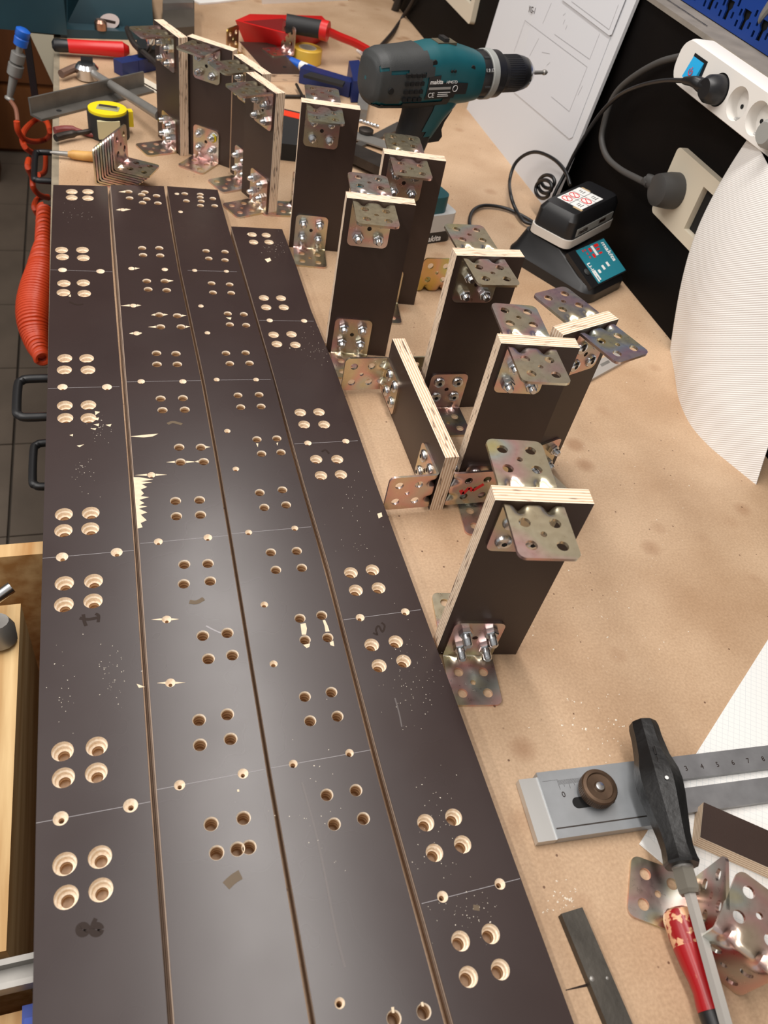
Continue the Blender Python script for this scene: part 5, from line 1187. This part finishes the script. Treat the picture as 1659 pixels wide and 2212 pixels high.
# black tool with red stripe behind the far panels, square, chisel, drill bit
bt_ = thing('black_grip_tool', 'black tool grip with an orange stripe between the far panels and the row', 'hand tool', tuple(P(632, 300, 0)))
q = [P(u, v, 0) for u, v in ((600,345),(660,352),(668,282),(606,268))]
g = G(); g.prism([p[:2] for p in q], 0.0, 0.022); g.bevel(0.004, 2); g.done('grip', BLACK_R, bt_, W(bt_))
q = [P(u, v, 0.0) for u, v in ((608,284),(668,298),(668,286),(608,272))]
g = G(); g.prism([p[:2] for p in q], 0.022, 0.0225); g.done('stripe', mat('orange_red', (226, 62, 34), 0.4), bt_, W(bt_))
sq = thing('steel_square', 'steel square with a dark stock lying below the drill', 'square', tuple(P(780, 300, 0)))
def strip(px, z0, z1, name, m, parent, bev=0.0006):
    q = [P(u, v, z0) for u, v in px]; g = G(); g.prism([p[:2] for p in q], z0, z1); g.bevel(bev, 1); return g.done(name, m, parent, W(parent))
strip(((640,262),(648,248),(850,312),(840,326)), 0.004, 0.006, 'blade', STEEL_D, sq)
strip(((665,375),(700,350),(858,268),(866,282)), 0.0, 0.0038, 'stock', mat('square_stock', (92, 88, 84), 0.5, 0.6), sq)
g = G(); c_ = P(790, 287, 0.006); g.lathe([(0.010, 0), (0.011, 0.001), (0.011, 0.005), (0.009, 0.006)], (c_.x, c_.y, 0.0062), (0, 0, 1), 22); g.done('clamp_screw', IRON, sq, W(sq))
ck = thing('dark_chisel', 'dark flat tool lying behind the row of panels under the drill', 'hand tool', tuple(P(780, 350, 0)))
strip(((712,330),(720,310),(845,362),(835,388)), 0.0062, 0.018, 'handle', IRON, ck, 0.002)
strip(((690,318),(695,308),(722,318),(716,328)), 0.0062, 0.010, 'blade', STEEL_D, ck, 0.0006)
db = thing('drill_bit', 'twist drill bit lying on the bench left of the drill handle', 'drill bit', tuple(P(800, 268, 0.003)))
g = G(); A, B = P(770, 258, 0.003) - Vector(db.location), P(818, 273, 0.003) - Vector(db.location); n_ = 40
d = (B-A).normalized(); e1 = Vector((-d.y, d.x, 0)); e2 = Vector((0, 0, 1))
for k in range(2):
    g.tube([A + (B-A)*(i/24) + (e1*math.cos(i*0.9+PI*k) + e2*math.sin(i*0.9+PI*k))*0.0012 for i in range(25)], 0.0013, 6, sub=2)
g.done('flutes', STEEL, db)
g = G(); g.cyl(A, A-(B-A)*0.4, 0.0024, n=10); g.done('shank', STEEL_D, db)
sr_ = thing('steel_rod', 'thin dark rod lying between the far panels and the row', 'rod', tuple(P(625, 213, 0.003)))
g = G(); g.cyl(P(612, 208, 0.003)-Vector(sr_.location), P(672, 209, 0.003)-Vector(sr_.location), 0.0026, n=10); g.bevel(0.0005, 1); g.done('rod', IRON, sr_)
pt = thing('steel_plate', 'thin pale steel plate lying behind the turned panel near the wall', 'plate', tuple(P(1310, 790, 0)))
strip(((1262,832),(1356,780),(1340,762),(1246,800)), 0.0003, 0.0035, 'plate', mat('pale_plate', (176, 170, 164), 0.5, 0.3), pt)
strip(((1300,792),(1318,783),(1314,778),(1296,787)), 0.0035, 0.0037, 'scratch', STEEL_D, pt, 0)
# small things at the foot of the far panels
ls = thing('ruler', 'white ruler lying under the leftmost far panel', 'ruler', tuple(P(320, 185, 0.001)))
strip(((262,158),(278,152),(372,205),(360,216)), 0.0003, 0.0025, 'strip', mat('ruler_white', (214, 204, 186), 0.6), ls, 0.0003)
strip(((268,157),(271,156),(364,209),(362,211)), 0.0025, 0.0027, 'scale', INK, ls, 0)
# white things at the far top
wp = thing('white_sheet', 'white sheet at the far end of the bench at the top of the photo', 'sheet', tuple(P(480, 0, 0)))
q = [P(u, v, 0) for u, v in ((405,-2),(432,11),(470,8),(545,-1),(560,-60),(400,-60))]
g = G(); g.prism([p[:2] for p in q], 0.0003, 0.003); g.bevel(0.0008, 1); g.done('sheet', PAPER, wp, W(wp))
wx = thing('white_box', 'white box at the far end of the bench at the top of the photo', 'box', tuple(P(660, -10, 0)))
q = [P(u, v, 0.0) for u, v in ((566,9),(752,1),(775,-60),(560,-50))]
g = G(); g.prism([p[:2] for p in q], 0.0, 0.018); g.bevel(0.001, 1); g.done('tray', WHITE, wx, W(wx))
cx_ = sum(p.x for p in q)/4; cy_ = sum(p.y for p in q)/4
g = G(); g.prism([(cx_+(p.x-cx_)*0.9, cy_+(p.y-cy_)*0.9) for p in q], 0.018, 0.022); g.bevel(0.001, 1); g.done('lid', WHITE, wx, W(wx))


# ------------------------------------------------------------------ orange air hose with coupler on the bench front
hs = thing('air_hose', 'orange coiled air hose hanging through the drawer handles along the bench front', 'hose', (-0.11, 1.0, -0.25))
w_ = W(hs)
g = G(); g.tube([PX(36, 262, -.12), PX(40, 285, -.12), PX(55, 302, -.115), PX(78, 306, -.11), PX(100, 300, -.10), PX(108, 288, -.085), PX(100, 262, -.09), PX(80, 258, -.11), PX(58, 275, -.12), PX(48, 295, -.12), PX(54, 318, -.115), PX(70, 330, -.11)], 0.0042, 10, sub=6); g.done('hose_loop', ORANGE, hs, w_)
g = G(); g.tube([PX(62, 345, -.112), PX(60, 362, -.112), PX(70, 385, -.112), PX(72, 405, -.112), PX(84, 420, -.108), PX(104, 428, -.10)], 0.0042, 10, sub=6); g.tube([PX(104, 425, -.10), PX(84, 428, -.112), PX(74, 445, -.112), PX(80, 462, -.110)], 0.0042, 10, sub=6); g.tube([PX(98, 330, -.105), PX(99, 350, -.105), PX(96, 372, -.105), PX(82, 378, -.108)], 0.0042, 10, sub=6); g.done('hose_loop', ORANGE, hs, w_)
g = G()
ctr = smooth([PX(96, 452, -.095), PX(94, 500, -.095), PX(92, 545, -.096), PX(88, 590, -.099), PX(80, 630, -.104), PX(74, 665, -.108), PX(73, 700, -.109), PX(80, 740, -.106), PX(92, 775, -.098)], 12)
path = []; N_ = len(ctr)*14; 
for i in range(N_):
    t = i/(N_-1)*(len(ctr)-1); k = min(int(t), len(ctr)-2); c_ = ctr[k].lerp(ctr[k+1], t-k); tg = (ctr[k+1]-ctr[k]).normalized()
    e1 = tg.cross(Vector((1, 0, 0))).normalized(); e2 = tg.cross(e1); fr = t/(len(ctr)-1)
    R_ = 0.008 + 0.012*math.sin(min(1, max(0, (fr-0.2)/0.75))*PI)**0.8
    a = i/14*2*PI*0.55
    path.append(c_ + (e1*math.cos(a) + e2*math.sin(a))*R_)
g.tube(path, 0.0031, 7, sub=1); g.done('hose_coil', ORANGE, hs, w_)
cp = thing('hose_coupler', 'metal air coupler with a blue end hanging beside the vice', 'coupler', tuple(PY(38, 140, 1.30)))
o_ = Vector(cp.location); A, B = PY(51, 62, 1.30)-o_, PY(20, 214, 1.30)-o_; Lc = (B-A).length
for nm, prof, m in (('blue_end', [(0.006, 0), (0.0095, 0.002), (0.0095, 0.010), (0.0085, 0.0115), (0.0095, 0.013), (0.009, 0.0225)], BLUE), ('neck', [(0.0045, 0.0225), (0.0045, 0.032)], STEEL_D), ('upper_collar', [(0.006, 0.032), (0.0095, 0.034), (0.0095, 0.046), (0.006, 0.048)], STEEL_D), ('lower_collar', [(0.006, 0.048), (0.0105, 0.050), (0.0100, 0.064), (0.006, 0.068)], STEEL_D), ('tail', [(0.006, 0.068), (0.0052, 0.085), (0.004, Lc-0.004), (0.0065, Lc-0.002), (0.0065, Lc)], STEEL_D)):
    g = G(); g.lathe(prof, A, B-A, 18); g.done(nm, m, cp)
g = G(); g.tube([B, PY(34, 235, 1.28)-o_, PY(38, 262, 1.26)-o_], 0.003, 8); g.done('thin_tube', mat('pinkish_tube', (126, 80, 60), 0.5), cp)

# ------------------------------------------------------------------ sawdust
fl = []
random.seed(5)
def flecks(name, label, areas, zf, m, cnt, smin, smax):
    g = G()
    for (u0, v0, u1, v1, w) in areas:
        for _ in range(int(cnt*w)):
            u, v = random.gauss((u0+u1)/2, (u1-u0)/4), random.gauss((v0+v1)/2, (v1-v0)/4)
            p = P(u, v, zf); s = random.uniform(smin, smax)*(1.6 if random.random() < 0.08 else 1); a = random.uniform(0, PI)
            dx, dy = Vector((math.cos(a), math.sin(a), 0))*s, Vector((-math.sin(a), math.cos(a), 0))*s*random.uniform(0.3, 0.8)
            g.bm.faces.new([g.bm.verts.new(x) for x in (p-dx-dy, p+dx-dy, p+dx+dy)]); t_ = g.bm.verts.new(p + Vector((0, 0, s*0.5)))
            f = g.bm.faces[len(g.bm.faces)-1] if False else None
            vs = [g.bm.verts.new(x) for x in (p-dx-dy, p+dx-dy, p+dx+dy, p-dx+dy)]
            for i in range(4): g.bm.faces.new((vs[i], vs[(i+1) % 4], t_))
    o = g.done(name, m, None, smooth_ang=None); tag(o, label, 'sawdust', kind='stuff'); return o
DUST = mat('sawdust', (232, 222, 204), 0.9)
flecks('sawdust_flecks', 'pale sawdust flecks scattered over the drilled boards', [(830,1360,950,1560,1.6), (640,700,740,800,1.0), (560,500,640,560,0.7), (880,1640,1000,2000,1.0), (960,1900,1080,2020,0.8), (740,1030,800,1120,0.3), (180,880,240,960,0.5), (150,980,220,1080,0.5), (200,1380,280,1520,0.8), (110,1420,180,1600,0.4), (600,1600,760,1900,0.5), (700,1100,900,1250,0.4), (120,430,200,480,0.4)], TH+0.00005, DUST, 52, 0.00013, 0.00032)
flecks('bench_dust', 'pale wood crumbs scattered over the open worktop', [(1150,1500,1400,1650,1.0), (1180,1900,1260,2000,0.8), (1150,1150,1500,1500,1.0), (1000,1050,1100,1300,0.5), (1350,900,1560,1300,0.6), (1150,900,1350,1100,0.5)], 0.00005, DUST, 50, 0.0002, 0.0006)
